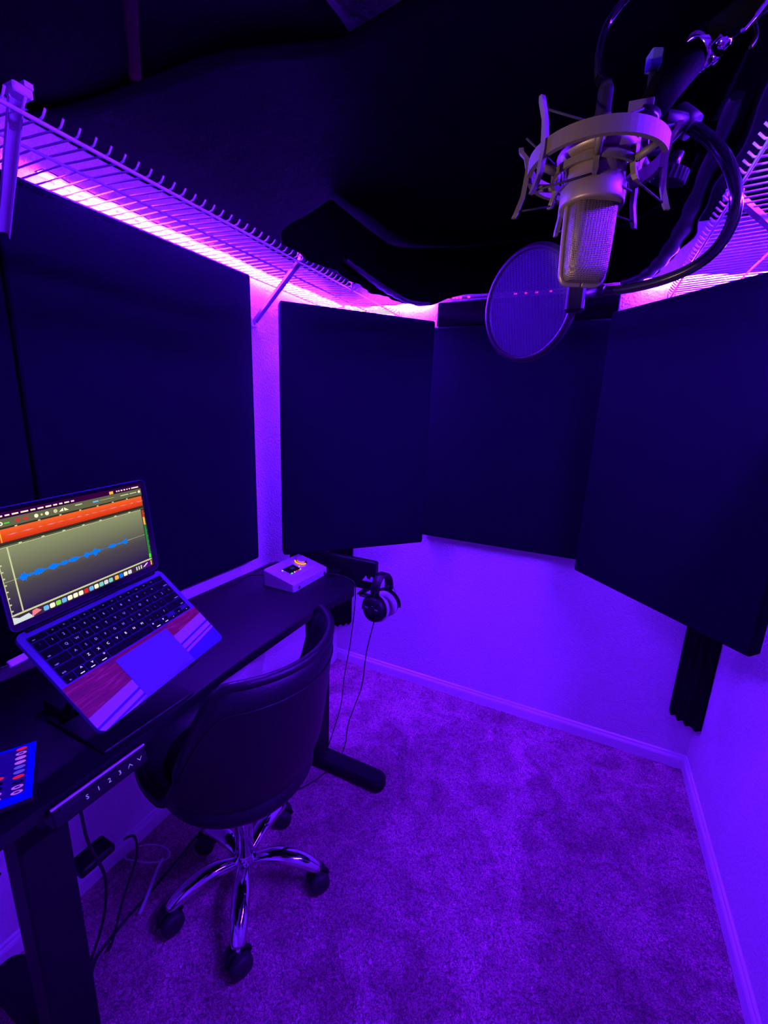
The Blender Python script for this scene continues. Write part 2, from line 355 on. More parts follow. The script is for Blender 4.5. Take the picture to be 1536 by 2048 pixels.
def brace(label, side, yt, yb, zb, group):
    x0 = 0 if side == 1 else W; dep = 0.30 if side == 1 else 0.338
    t = thing('shelf_brace', label, 'bracket', (x0, yb, zb), group=group)
    a = Vector((side*dep, yt-yb, 1.842-zb)); b = Vector((side*0.004, 0, 0))
    d = (b-a).normalized(); sy = Vector((0, 1, 0)); sy = (sy-d*sy.dot(d)).normalized(); nn = d.cross(sy)
    def chan(p, w, h): return [p+sy*w*i+nn*h*j for i, j in ((-1, 0), (-1, 1), (-0.8, 1), (-0.8, 0.15), (0.8, 0.15), (0.8, 1), (1, 1), (1, 0))]
    m = MB(); m.loft([chan(a, 0.0095, 0.009), chan(b, 0.0095, 0.009)]); m.build('strut', 'white_steel', t)
    m = MB(); m.box((a.x-0.012, a.y-0.011, a.z-0.004), (a.x+0.018, a.y+0.016, a.z+0.010), bev=0.002); m.box((a.x+0.004, a.y+0.004, a.z+0.008), (a.x+0.02, a.y+0.016, a.z+0.016)); m.build('hook_clip', 'white_steel', t)
    m = MB(); m.box((min(0.0005*side, 0.008*side), -0.012, -0.02), (max(0.0005*side, 0.008*side), 0.012, 0.008)); m.lathe([(0.004, 0), (0.004, 0.003), (0.002, 0.004)], (side*0.008, 0, -0.008), (side, 0, 0), 8); m.build('wall_plate', 'white_steel', t)
def end_bracket(label, side):
    x = 0.305 if side == 1 else W-0.343
    t = thing('end_bracket', label, 'bracket', (x, D, 1.80), group='shelf end brackets on the back wall')
    m = MB(); m.box((-0.018, -0.004, -0.034), (0.018, -0.0005, 0.052), bev=0.001); m.build('wall_plate', 'white_steel', t)
    m = MB(); m.box((-0.010, -0.022, -0.002), (0.010, -0.004, 0.004)); m.box((-0.012, -0.022, -0.002), (-0.009, -0.004, 0.03)); m.box((0.009, -0.022, -0.002), (0.012, -0.004, 0.03)); m.build('rod_cradle', 'white_steel', t)
shelf('white wire shelf along the left wall above the laptop', 1)
shelf('white wire shelf along the right wall behind the microphone', -1)
brace('white diagonal brace of the left shelf at the left edge of the photo', 1, 0.447, 0.535, 1.69, 'braces')
brace('white diagonal brace of the left shelf ending on the lit wall gap between panels', 1, 1.172, 1.283, 1.695, 'braces')
brace('white diagonal brace of the right shelf at the right edge of the photo', -1, 1.18, 1.50, 1.70, 'braces')
end_bracket('white end bracket of the left shelf on the back wall', 1)
end_bracket('white end bracket of the right shelf on the back wall', -1)
for o in bpy.data.objects:
    if o.name.startswith('shelf_brace'): del o['group']
    if o.name.startswith('end_bracket'): del o['group']
# vertical clip on the left shelf lip
m = MB(); m.box((0.307, 1.455, 1.806), (0.311, 1.462, 1.846)); m.box((0.300, 1.452, 1.842), (0.313, 1.465, 1.846))
tag(m.build('shelf_clip', 'white_steel'), 'small white upright clip on the front rod of the left shelf', 'clip')

# ------------------------------------------------------------------ LED strips
def led_run(label, pts, out, name='led_strip'):
    """flexible light strip: tape and one bead every 4 cm, slightly sagging"""
    path = spline(pts, 24); L = [0]
    for i in range(1, len(path)): L.append(L[-1]+(path[i]-path[i-1]).length)
    for i, p in enumerate(path): p.z += 0.0016*math.sin(L[i]*38+1)+0.001*math.sin(L[i]*91)
    t = thing(name, label, 'light strip', tuple(pts[0]))
    o0 = Vector(pts[0]); MB().tube([p-o0 for p in path], 0.0036, 6).build('tape', 'led_tape', t)
    ov = Vector((*out, 0)); up = Vector((0, 0, 1))          # opaque tape backing: the diodes face down into the room
    m = MB(); m.loft([[p-o0+ov*a+up*b for a, b in ((-0.013, 0.0035), (0.014, 0.0035), (0.014, 0.0060), (-0.013, 0.0060))] for p in path]); m.build('backing', 'panel_back', t)
    bm_ = MB().box((-0.006, -0.006, -0.0075), (0.006, 0.006, 0.0025), bev=0.0025).build('led_bead', 'led_bead', t)
    s = 0.03; first = True
    while s < L[-1]-0.02:
        i = next(k for k in range(len(L)) if L[k] >= s)
        c = bm_ if first else bm_.copy()
        if not first: COL.objects.link(c)
        first = False; d = (path[min(i+1, len(path)-1)]-path[i-1]); c.location = path[i]-o0; c.rotation_euler = (0, 0, math.atan2(d.y, d.x)+0.2*random.uniform(-1, 1))
        s += random.uniform(0.036, 0.05)
    return t
led_run('glowing violet light strip along the left wall under the wire shelf', [(0.042, 0.605, 1.851), (0.042, 0.88, 1.850), (0.042, 1.19, 1.853), (0.019, 1.26, 1.858), (0.017, 1.5, 1.864), (0.017, D-0.03, 1.870)], (1, 0))
led_run('glowing violet light strip on the back wall at the left shelf end', [(0.032, D-0.016, 1.869), (0.16, D-0.015, 1.858), (0.30, D-0.015, 1.856), (0.47, D-0.015, 1.864)], (0, -1))
led_run('glowing violet light strip on the back wall at the right shelf end', [(1.255, D-0.015, 1.874), (1.40, D-0.015, 1.876), (1.55, D-0.015, 1.868), (W-0.03, D-0.015, 1.872)], (0, -1))
led_run('violet light strip along the right wall under the wire shelf', [(W-0.018, 1.34, 1.862), (W-0.018, 1.1, 1.858), (W-0.018, 0.75, 1.86), (W-0.018, 0.36, 1.858)], (-1, 0))
t = thing('led_strip', 'dim red light strip on the back wall under the hanging blanket hem', 'light strip', (0.50, D-0.04, 1.862))
MB().tube([(0, 0, 0.004), (0.12, 0, -0.001), (0.3, 0, -0.004), (0.5, 0, -0.002), (0.74, 0, 0.008)], 0.0026, 6).build('tape', 'tape_red', t)
rb = MB().box((-0.005, -0.004, -0.003), (0.005, 0.003, 0.003), bev=0.001).build('led_bead', 'led_red', t, (0.045, -0.003, 0.002))
for x in (0.02, 0.07, 0.085, 0.10, 0.135, 0.32, 0.36, 0.40, 0.45):
    c = rb.copy(); COL.objects.link(c); c.location = (x, -0.003, 0.003-0.02*x+0.02*x*x)

# ------------------------------------------------------------------ black blankets
def sheet(m, P, nu, nv, th, nrm_flip=1, smooth=True):
    """solid sheet from a parametric surface P(u,v)"""
    g = [[P(i/nu, j/nv) for j in range(nv+1)] for i in range(nu+1)]; top = []; bot = []
    for i in range(nu+1):
        for j in range(nv+1):
            du = g[min(i+1, nu)][j]-g[max(i-1, 0)][j]; dv = g[i][min(j+1, nv)]-g[i][max(j-1, 0)]
            n = du.cross(dv).normalized()*nrm_flip; top.append(g[i][j]+n*th/2); bot.append(g[i][j]-n*th/2)
    k = len(top); q = lambda i, j: i*(nv+1)+j; fs = []
    for i in range(nu):
        for j in range(nv):
            fs.append((q(i, j), q(i+1, j), q(i+1, j+1), q(i, j+1))); fs.append((k+q(i, j), k+q(i, j+1), k+q(i+1, j+1), k+q(i+1, j)))
    for i in range(nu): fs += [(q(i, 0), k+q(i, 0), k+q(i+1, 0), q(i+1, 0)), (q(i, nv), q(i+1, nv), k+q(i+1, nv), k+q(i, nv))]
    for j in range(nv): fs += [(q(0, j), q(0, j+1), k+q(0, j+1), k+q(0, j)), (q(nu, j), k+q(nu, j), k+q(nu, j+1), q(nu, j+1))]
    m.add(top+bot, fs, 0, smooth)
ZC = 2.05
# canopy: two overlapping sheets above the shelves leaving a gap near the camera
def can_z(x):
    k = min(1.0, x/0.5); return ZC-0.085*(1-k*k*(3-2*k))
def canA(u, v):   # far part, from the gap's corner to the back wall
    e = [Vector((-0.0, 0.36, 0)), Vector((0.30, 0.56, 0)), Vector((0.66, 0.806, 0)), Vector((0.98, 0.775, 0)), Vector((1.30, 0.74, 0)), Vector((W, 0.70, 0))]
    s = u*5; i = min(int(s), 4); a = e[i].lerp(e[i+1], s-i)
    p = Vector((0.004+(W-0.008)*u if i in (0, 4) or True else a.x, 0, 0)); x = p.x
    xs = [0, 0.30, 0.66, 0.98, 1.30, W]; ys = [0.60, 0.705, 0.806, 0.765, 0.70, 0.62]
    yb = np.interp(x, xs, ys); y = yb+(D-0.01-yb)*v
    return Vector((x, y, can_z(x)+0.006*math.sin(x*9+y*3)*math.sin(y*5)))
m = MB(); sheet(m, canA, 60, 30, 0.006)
tag(m.build('blackout_blanket', 'blanket'), 'large black blanket stretched overhead from shelf to shelf, one corner at the bright gap', 'blanket')
def canB(u, v):
    y = -0.5+1.36*v; xe = 0.60+0.062*min(1, max(0, (y-0.3)/0.5)); x = 0.004+(xe-0.004)*u
    return Vector((x, y, can_z(x)+0.018+0.004*math.sin(x*11+y*4)))
m = MB(); sheet(m, canB, 24, 40, 0.006)
tag(m.build('blackout_blanket', 'blanket'), 'black blanket overhead on the left, above the near part of the left shelf', 'blanket')
def canC(u, v):
    y = -0.5+1.33*v; x0 = 1.02; x = x0+(W-0.004-x0)*u
    return Vector((x, y, ZC+0.020+0.008*math.sin(x*7+y*6)))
m = MB(); sheet(m, canC, 24, 40, 0.006)
tag(m.build('blackout_blanket', 'blanket'), 'black blanket overhead on the right, above the microphone boom', 'blanket')
# hanging skirt: drops in front of both shelf ends and along the back wall
SK = spline([(0.342, 1.02, 1.822), (0.345, 1.16, 1.820), (0.345, 1.30, 1.828), (0.347, 1.42, 1.826), (0.350, 1.54, 1.825), (0.362, 1.66, 1.836), (0.41, 1.735, 1.826), (0.49, 1.785, 1.828), (0.62, 1.825, 1.868), (0.80, 1.835, 1.866), (1.0, 1.835, 1.868), (1.15, 1.82, 1.866), (1.22, 1.76, 1.850), (1.285, 1.62, 1.838), (1.315, 1.40, 1.845), (1.325, 1.15, 1.865), (1.325, 0.85, 1.90)], 10)
def skirt(u, v):
    s = u*(len(SK)-1); i = min(int(s), len(SK)-2); p = SK[i].lerp(SK[i+1], s-i)
    d = (SK[i+1]-SK[i]).normalized(); n = Vector((d.y, -d.x, 0))
    z = p.z+(can_z(p.x)-0.010-p.z)*v*min(1, 0.12+u/0.12)
    f = 0.007*math.sin(u*70)*(1-v)+0.004*math.sin(u*161+2)*(1-v)**2
    bul = 0.018*math.sin(math.pi*min(1, v*1.6))*math.exp(-((u-0.24)/0.08)**2)+0.016*math.sin(math.pi*min(1, v*1.8))*math.exp(-((u-0.78)/0.12)**2)
    return Vector((p.x, p.y, z))+n*(f+bul)
m = MB(); sheet(m, skirt, 260, 14, 0.006)
tag(m.build('blackout_blanket', 'blanket'), 'black blanket skirt hanging in folds between the shelf ends at the back', 'blanket')
# rolled hem bundles at both shelf ends
def roll(label, pts, r):
    m = MB(); P = spline(pts, 12); N = len(P)
    rr = [r*(0.55+0.45*math.sin(math.pi*min(1, (i+2)/(N+2))))*(1+0.12*math.sin(i*0.9)) for i in range(N)]
    m.tube(P, rr, 12, flat=0.7); return tag(m.build('blanket_roll', 'blanket_lit'), label, 'blanket')
roll('dark rolled blanket edge drooping over the front of the left shelf', [(0.375, 1.30, 1.862), (0.385, 1.42, 1.850), (0.39, 1.54, 1.842), (0.40, 1.64, 1.838), (0.44, 1.70, 1.824), (0.50, 1.755, 1.826)], 0.014)
roll('dark rolled blanket edge drooping beside the right shelf end', [(1.19, 1.77, 1.850), (1.24, 1.67, 1.838), (1.275, 1.55, 1.842), (1.295, 1.38, 1.857), (1.30, 1.20, 1.878), (1.30, 0.98, 1.91)], 0.020)
# thin dark red band under the overhead blanket
t = thing('red_band', 'thin dark red band overhead at upper left', 'strap', (0.02, 0.9, 2.0))
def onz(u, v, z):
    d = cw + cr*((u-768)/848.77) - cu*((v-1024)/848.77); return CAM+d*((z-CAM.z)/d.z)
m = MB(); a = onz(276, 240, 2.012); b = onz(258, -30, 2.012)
m.tube(spline([a, a.lerp(b, 0.5), b], 6), 0.011, 6, flat=0.3); m.v = [off(v, (0.02, 0.9, 2.0)) for v in m.v]; m.build('band', 'band_red', t)

# ------------------------------------------------------------------ standing desk
DZ = 0.756
dk = thing('standing_desk', 'black standing desk along the left wall with T shaped steel legs', 'desk', (0.2, 0.7, 0))
edge = [(0.014, -0.02), (0.43, -0.02), (0.450, 0.02)]+[(x, y) for x, y in ((0.450, 0.2), (0.448, 0.38), (0.440, 0.52), (0.428, 0.66), (0.423, 0.80), (0.424, 0.95), (0.430, 1.08), (0.447, 1.17), (0.460, 1.225), (0.455, 1.265), (0.435, 1.302), (0.400, 1.332), (0.36, 1.348), (0.31, 1.358), (0.20, 1.36), (0.05, 1.36), (0.022, 1.355), (0.014, 1.33))]
m = MB(); e1 = [(x-0.2, y-0.7) for x, y in edge]; m.prism(e1, DZ-0.023, DZ, bev=0.003); m.build('desktop', 'desk_top', dk)
def desk_leg(y):
    m = MB(); m.box((0.30-0.2, y-0.7-0.040, 0.05), (0.36-0.2, y-0.7+0.040, 0.695), bev=0.004); c = m.build('leg', 'desk_steel', dk)
    m = MB(); m.box((0.305-0.2, y-0.7-0.034, 0.695), (0.354-0.2, y-0.7+0.034, 0.709), bev=0.004); m.build('leg_upper_tube', 'desk_steel', c)
    m = MB(); m.lathe([(0.017, 0), (0.017, 0.003), (0.012, 0.0045)], (0.3600-0.2, y-0.7+0.006, 0.652), (1, 0, 0), 20); m.build('leg_emblem', 'emblem', c)
    m = MB(); prof = rrect(0.035-0.2, y-0.7-0.036, 0.632-0.2, y-0.7+0.036, 0.032, 6)
    m.loft([[(x, yy, 0.012) for x, yy in prof], [(x, yy, 0.040) for x, yy in prof], [(0.135+(x-0.135)*0.985, y-0.7+(yy-y+0.7)*0.82, 0.050) for x, yy in prof]]); m.build('foot', 'desk_steel', dk)
    m = MB()
    for x in (0.10, 0.57): m.lathe([(0.016, 0.004), (0.018, 0.006), (0.018, 0.013)], (x-0.2, y-0.7, 0), (0, 0, 1), 12)
    m.build('levelling_foot', 'black_rubber', dk)
    m = MB(); m.box((0.06-0.2, y-0.7-0.03, 0.708), (0.41-0.2, y-0.7+0.03, 0.733)); m.build('side_bracket', 'desk_steel', dk)
desk_leg(0.300); desk_leg(1.215)
m = MB(); m.box((0.28-0.2, 0.33-0.7, 0.695), (0.31-0.2, 1.185-0.7, 0.733)); m.box((0.355-0.2, 0.33-0.7, 0.695), (0.385-0.2, 1.185-0.7, 0.733)); m.build('crossbar', 'desk_steel', dk)
m = MB(); m.box((0.18-0.2, 0.335-0.7, 0.60), (0.275-0.2, 0.44-0.7, 0.655), bev=0.006); m.box((0.20-0.2, 0.36-0.7, 0.655), (0.25-0.2, 0.42-0.7, 0.735)); m.build('motor_box', 'black_plastic', dk)
# height keypad
kp = thing('height_keypad', 'black keypad under the desk edge marked S 1 2 3 and arrows', 'keypad', (0.449, 0.353, 0.7300))
T0 = Matrix.Rotation(math.radians(-18), 4, 'Y')
m = MB(); m.box((0.002, -0.080, -0.018), (0.020, 0.082, 0.016), bev=0.003, T=T0); m.box((-0.075, -0.075, -0.026), (0.010, 0.077, -0.006), bev=0.002); m.build('housing', 'black_plastic', kp)
m = MB(); m.box((0.0175, -0.079, 0.0145), (0.0215, 0.081, 0.0175), T=T0); m.build('edge_highlight', 'alu_light', kp)  # pale strip standing in for the highlight on the plate's top edge
m = MB(); m.box((0.020, -0.068, 0.004), (0.0212, -0.036, 0.013), T=T0); m.build('display_window', 'dark_metal', kp)
m = MB(); TX = T0 @ Matrix(((0, 0, 1, 0.0206), (1, 0, 0, 0), (0, 1, 0, 0), (0, 0, 0, 1)))
for k, ch in enumerate(('S', '1', '2', '3')): glyphs(m, ch, 0.0110, TX @ Matrix.Translation((-0.028+k*0.0188, -0.002, 0)))
for k, sgn in ((4, 1), (5, -1)):
    c = Vector((-0.028+k*0.0188, -0.002)); w_ = 0.0042; h_ = 0.0028*sgn; q_ = 0.0011
    for sx in (-1, 1): m.poly([(c.x, c.y+h_, 0), (c.x+sx*w_, c.y-h_, 0), (c.x+sx*w_, c.y-h_-q_*1.4, 0), (c.x, c.y+h_-q_*1.4, 0)], T=TX)
m.build('keypad_print', 'legend', kp)

# ------------------------------------------------------------------ blue pad controller
A = Vector((0.302, 0.336, DZ)); ex = Vector((0.128, -0.068, 0)).normalized(); ey = Vector((0.068, 0.128, 0)).normalized()
PT = Matrix(((ex.x, ey.x, 0, A.x), (ex.y, ey.y, 0, A.y), (0, 0, 1, A.z), (0, 0, 0, 1)))   # x towards the user, y to its right; origin far right corner
pc = thing('control_surface', 'small glowing blue control surface on the desk beside the laptop', 'controller', mat4=PT)
MB().box((-0.003, -0.22, 0.001), (0.148, 0.003, 0.013), bev=0.003).build('body', 'black_plastic', pc)
emis('blue_glow', (0.0, 0.0, 1.0), 1.0); emis('blue_deep', (0.010, 0.0, 0.30), 1.0); emis('ring_pink', (0.42, 0.08, 0.85), 1.0); emis('ring_red', (0.65, 0.01, 0.10), 0.9); emis('ring_violet', (0.10, 0.06, 1.0), 0.8); emis('ring_off', (0.0, 0.0, 0.03), 0.5)
MB().box((0.001, -0.216, 0.0129), (0.144, -0.001, 0.0137)).build('glow_border', 'blue_glow', pc)
MB().box((0.008, -0.214, 0.0136), (0.126, -0.011, 0.0141)).build('face', 'blue_deep', pc)
rings_ = []
def oval(x, y, mt, fill=False):
    m = MB(); n = 16; a, b = 0.0040, 0.0078
    o = [(x+a*math.cos(2*math.pi*k/n), y+b*math.sin(2*math.pi*k/n), 0.0145) for k in range(n)]
    i = [(x+a*0.45*math.cos(2*math.pi*k/n), y+b*0.5*math.sin(2*math.pi*k/n), 0.0145) for k in range(n)]
    if fill: m.poly(o)
    else: m.add(o+i, [(k, (k+1) % n, n+(k+1) % n, n+k) for k in range(n)])
    m.add(o+[(p[0], p[1], 0.0140) for p in o], [(k, n+k, n+(k+1) % n, (k+1) % n) for k in range(n)])
    m.build('pad_button', mt, pc)
colx = [0.012+0.0122*k for k in range(10)]
c0 = ['ring_red', 'ring_pink', 'ring_pink', 'ring_pink', 'ring_violet', 'ring_violet', 'ring_red', 'ring_off', 'ring_pink', 'ring_pink']
for k, x in enumerate(colx): oval(x, -0.021, c0[k], c0[k] in ('ring_red', 'ring_violet') or k in (2, 3))
for j, y in enumerate((-0.048, -0.075, -0.102, -0.129)):
    for k in (5, 6, 7, 8, 9):
        mt = {5: 'ring_red', 6: 'ring_off', 7: 'ring_off', 8: 'ring_pink', 9: 'ring_pink'}[k]
        if j > 0 and k == 5: continue
        oval(colx[k]+0.002, y, mt, k == 5)
    oval(colx[0]+0.004, y-0.012, 'ring_pink')

# ------------------------------------------------------------------ laptop
R3 = [(-0.1504, -0.7417, 0.6536), (0.9882, -0.1316, 0.0781), (0.0281, 0.6577, 0.7528)]
LT = Vector((0.3929, 0.4843, 0.9337)); LM = Matrix(((*R3[0], LT.x), (*R3[1], LT.y), (*R3[2], LT.z), (0, 0, 0, 1)))
lap = thing('laptop', 'open silver laptop on a tilted stand showing a blue waveform', 'laptop', mat4=LM)
m = MB(); b0 = rrect(-0.156, -0.1106, 0.156, 0.1106, 0.012, 6)
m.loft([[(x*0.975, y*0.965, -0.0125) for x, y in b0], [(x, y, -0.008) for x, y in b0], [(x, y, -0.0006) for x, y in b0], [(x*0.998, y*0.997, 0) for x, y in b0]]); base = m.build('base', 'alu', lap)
MB().poly([(x, y, 0.0002) for x, y in rrect(-0.1455, -0.0085, 0.1455, 0.0975, 0.003)]).build('keyboard_well', 'key_well', base)
kb = bpy.data.objects.new('keyboard', None); COL.objects.link(kb); kb.parent = lap
leg = MB(); KX0, KX1 = -0.1445, 0.1445; rowy = [(0.0965, 0.0855), (0.0835, 0.0665), (0.0645, 0.0475), (0.0455, 0.0285), (0.0265, 0.0095), (0.0075, -0.0075)]
rows = [[(1.55, 'esc')]+[(1, 'F%d' % k) for k in range(1, 13)]+[(1.05, '')],
        [(1, '`')]+[(1, c) for c in '1234567890-=']+[(1.6, 'delete')],
        [(1.6, 'tab')]+[(1, c) for c in 'QWERTYUIOP[]\\'],
        [(1.8, 'caps')]+[(1, c) for c in "ASDFGHJKL;'"]+[(1.85, 'return')],
        [(2.4, 'shift')]+[(1, c) for c in 'ZXCVBNM,./']+[(2.4, 'shift')],
        [(1, 'fn'), (1, 'ctrl'), (1, 'opt'), (1.28, 'cmd'), (5.2, ''), (1.28, 'cmd'), (1, 'opt'), (1, 'L'), (1, 'U'), (1, 'R')]]
for ri, row in enumerate(rows):
    tot = sum(w for w, _ in row); un = (KX1-KX0)/tot; x = KX0; yt, yb = rowy[ri]
    for w, ch in row:
        xa, xb = x+0.001, x+w*un-0.001; x += w*un; y1_, y0_ = yt, yb
        if ch in 'LR' and ri == 5 and ch: y1_ = (yt+yb)/2-0.0003
        def cap(y0_, y1_):
            m = MB(); rr = rrect(xa, y0_, xb, y1_, 0.0016, 2); cx_ = (xa+xb)/2; cy_ = (y0_+y1_)/2
            m.loft([[(a, b, 0.0003) for a, b in rr], [(cx_+(a-cx_)*0.98, cy_+(b-cy_)*0.97, 0.0016) for a, b in rr]]); m.build('key', 'key_cap', kb)
        if ch == 'U' and ri == 5: cap(yb, (yt+yb)/2-0.0004); cap((yt+yb)/2+0.0004, yt)
        else: cap(y0_, y1_)
        cxx = (xa+xb)/2; cyy = (y0_+y1_)/2; tz = 0.00175
        if ri == 5 or (ri in (3, 4) and len(ch) > 2) or (ri in (1, 2) and len(ch) > 2) or ri == 0:
            if ch in ('cmd', 'opt', 'ctrl'):
                s = 0.0045 if ch == 'cmd' else 0.0038
                leg.poly([(cxx-s, yb+0.002, tz), (cxx+s, yb+0.002, tz), (cxx+s, yb+0.0034, tz), (cxx-s, yb+0.0034, tz)], 1)
                glyphs(leg, {'cmd': '*', 'opt': 'v', 'ctrl': '^'}[ch], 0.009, Matrix.Translation((xb-0.005 if cxx < 0 else xa+0.005, yt-0.004, tz)), 1)
            elif ch and ch not in 'LUR' and ri > 0: glyphs(leg, ch, 0.0042, Matrix.Translation(((xa+0.007) if cxx < 0 else (xb-0.008), yb+0.003, tz)))
            elif ch == 'esc': glyphs(leg, ch, 0.0036, Matrix.Translation((xa+0.006, cyy-0.002, tz)))
            elif ch and ri == 0: glyphs(leg, ch, 0.0030, Matrix.Translation((cxx, cyy, tz)))
            elif ch and ri == 5: leg.poly([(cxx-0.001, cyy-0.0008, tz), (cxx+0.001, cyy-0.0008, tz), (cxx, cyy+0.001, tz)], 1)
        elif ch: glyphs(leg, ch, 0.0068, Matrix.Translation((cxx, cyy, tz)), 1 if (ri == 4) else 0)
leg.build('key_legends', ['legend', 'legend_bright'], kb)
MB().prism(rrect(-0.0605, -0.1045, 0.0625, -0.0180, 0.004), 0.0, 0.0007).build('trackpad', 'trackpad', base)
# palm rest skin: wood grain and pale diagonal stripes
def skin(name, pts, mt, z): MB().poly([(x, y, z) for x, y in pts]).build(name, mt, base)
skin('wood_skin', [(-0.1555, -0.0105), (-0.1555, -0.077), (-0.0610, -0.0655), (-0.0610, -0.018), (0.063, -0.0172), (0.063, -0.0415), (0.1555, -0.0288), (0.1555, -0.0105)], 'wood_skin', 0.00025)
skin('stripe', [(-0.1555, -0.077), (-0.1555, -0.0985), (-0.0610, -0.0840), (-0.0610, -0.0655)], 'stripe_light', 0.0003)
skin('stripe', [(-0.1555, -0.0985), (-0.1548, -0.1030), (-0.0610, -0.0890), (-0.0610, -0.0840)], 'stripe_dark', 0.0003)
skin('stripe', [(-0.1548, -0.1030), (-0.1490, -0.1105), (-0.1440, -0.1103), (-0.0610, -0.0985), (-0.0610, -0.0890)], 'stripe_light', 0.0003)
skin('stripe', [(-0.1440, -0.1103), (-0.118, -0.1103), (-0.0610, -0.1040), (-0.0610, -0.0985)], 'stripe_dark', 0.0003)
skin('stripe', [(-0.118, -0.1103), (-0.085, -0.1103), (-0.060, -0.1060), (-0.0610, -0.1040)], 'stripe_light', 0.0003)
skin('stripe', [(0.063, -0.0415), (0.1555, -0.0288), (0.1555, -0.0505), (0.063, -0.0635)], 'stripe_light', 0.0003)
skin('stripe', [(0.063, -0.0635), (0.1555, -0.0505), (0.1555, -0.0550), (0.063, -0.0680)], 'stripe_dark', 0.0003)
skin('stripe', [(0.063, -0.0680), (0.1555, -0.0550), (0.1555, -0.0650), (0.063, -0.0775)], 'stripe_light', 0.0003)
skin('stripe', [(0.063, -0.0775), (0.1555, -0.0650), (0.1555, -0.0682), (0.063, -0.0810)], 'stripe_dark', 0.0003)
skin('stripe', [(0.063, -0.0810), (0.1555, -0.0682), (0.1555, -0.0738), (0.063, -0.0873)], 'stripe_light', 0.0003)
skin('stripe', [(0.063, -0.0873), (0.1555, -0.0738), (0.1555, -0.1000), (0.1480, -0.1100), (0.063, -0.1100)], 'stripe_dark', 0.0003)
MB().tube([(-0.138, 0.1095, 0.0002), (0.138, 0.1095, 0.0002)], 0.0038, 10).build('hinge', 'black_plastic', lap)
# lid: local x right, y up the screen, z out of the screen
th = math.radians(135)
lid = bpy.data.objects.new('lid', None); COL.objects.link(lid); lid.parent = lap
dy = Vector((0, -math.cos(th), math.sin(th))); dz = Vector((0, -math.sin(th), -math.cos(th)))
lid.matrix_local = Matrix(((1, dy.x, dz.x, 0), (0, dy.y, dz.y, 0.1106), (0, dy.z, dz.z, 0.0006), (0, 0, 0, 1)))
lr = rrect(-0.156, 0.004, 0.156, 0.2145, 0.011, 6)
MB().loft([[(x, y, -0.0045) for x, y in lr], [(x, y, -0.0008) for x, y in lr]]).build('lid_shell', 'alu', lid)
MB().poly([(x*0.996, 0.109+(y-0.109)*0.994, -0.0007) for x, y in lr]).build('bezel', 'black_gloss', lid)
scr = MB(); SM = []
def sm_(name):
    if name not in SM: SM.append(name)
    return SM.index(name)
SCR = 1.0
emis('ui_grey', (0.27, 0.30, 0.14), SCR, gradient=(0.03, 0.150, (0.020, 0.004, 0.075), (0.075, 0.062, 0.070)))  # viewing-angle falloff of the screen painted into the window's emission
emis('ui_bar', (0.13, 0.13, 0.06), SCR); emis('ui_dark', (0.03, 0.028, 0.012), SCR); emis('ui_menu', (0.035, 0.0, 0.04), SCR)
emis('ui_white', (1.0, 0.95, 0.62), 1.1); emis('ui_line', (0.62, 0.65, 0.34), 1.0); emis('ui_orange', (0.85, 0.12, 0.012), 1.1, gradient=(0.157, 0.180, (0.62, 0.022, 0.0), None))
emis('ui_pink', (0.9, 0.22, 0.30), 1.0); emis('ui_blue', (0.0, 0.20, 1.0), 1.0); emis('ui_green', (0.02, 0.25, 0.05), 1.0); emis('ui_bgreen', (0.05, 0.8, 0.05), 1.0)
emis('ui_red', (0.7, 0.03, 0.02), 1.0); emis('ui_yellow', (1.0, 0.5, 0.05), 1.0); emis('ui_dock', (0.05, 0.02, 0.05), 1.0); emis('ui_sky', (0.15, 0.5, 0.9), 1.0); emis('ui_lime', (0.25, 0.8, 0.08), 1.0); emis('ui_teal', (0.2, 0.7, 0.6), 1.0); emis('ui_pale', (0.75, 0.85, 0.85), 0.9); emis('ui_purple', (0.10, 0.0, 0.25), 1.0)
def R_(x0, y0, x1, y1, mt, z=0.0): scr.poly([(x0, y0, z), (x1, y0, z), (x1, y1, z), (x0, y1, z)], sm_(mt))
z0 = -0.0005; e = 0.00006
R_(-0.1505, 0.0175, 0.1425, 0.2065, 'ui_dark', z0)
R_(-0.1505, 0.1965, 0.1425, 0.2065, 'ui_menu', z0+e)
R_(-0.1505, 0.1825, 0.1425, 0.1963, 'ui_bar', z0+e)
R_(-0.1505, 0.1580, 0.1405, 0.1795, 'ui_orange', z0+e); R_(-0.138, 0.1580, -0.1366, 0.1795, 'ui_yellow', z0+2*e)
R_(-0.1505, 0.0355, 0.1330, 0.1495, 'ui_grey', z0+e); R_(-0.1505, 0.1508, 0.1405, 0.1525, 'ui_bar', z0+e)
R_(-0.1505, 0.1490, 0.1330, 0.1500, 'ui_line', z0+2*e); R_(-0.1335, 0.0355, -0.1312, 0.1490, 'ui_line', z0+3*e)
R_(-0.1505, 0.0318, 0.1400, 0.0350, 'ui_line', z0+e); R_(-0.1505, 0.0175, 0.1400, 0.0315, 'ui_dock', z0+e)
R_(-0.1505, 0.0924, 0.1330, 0.0929, 'ui_line', z0+2*e)
for x in (-0.112, -0.075, -0.038, 0.0, 0.036, 0.070, 0.104): R_(x-0.0025, 0.1495, x+0.0025, 0.1520, 'ui_line', z0+2*e)
for x in (-0.112, -0.075, -0.038, 0.0, 0.036, 0.070, 0.104): R_(x-0.002, 0.1795, x+0.002, 0.1815, 'ui_line', z0+2*e)
x = -0.1475
for w in (0.010, 0.006, 0.007, 0.010, 0.012, 0.008, 0.010, 0.010, 0.007, 0.006, 0.009, 0.006):
    R_(x, 0.1995, x+w, 0.2020, 'ui_white', z0+2*e); x += w+0.0035
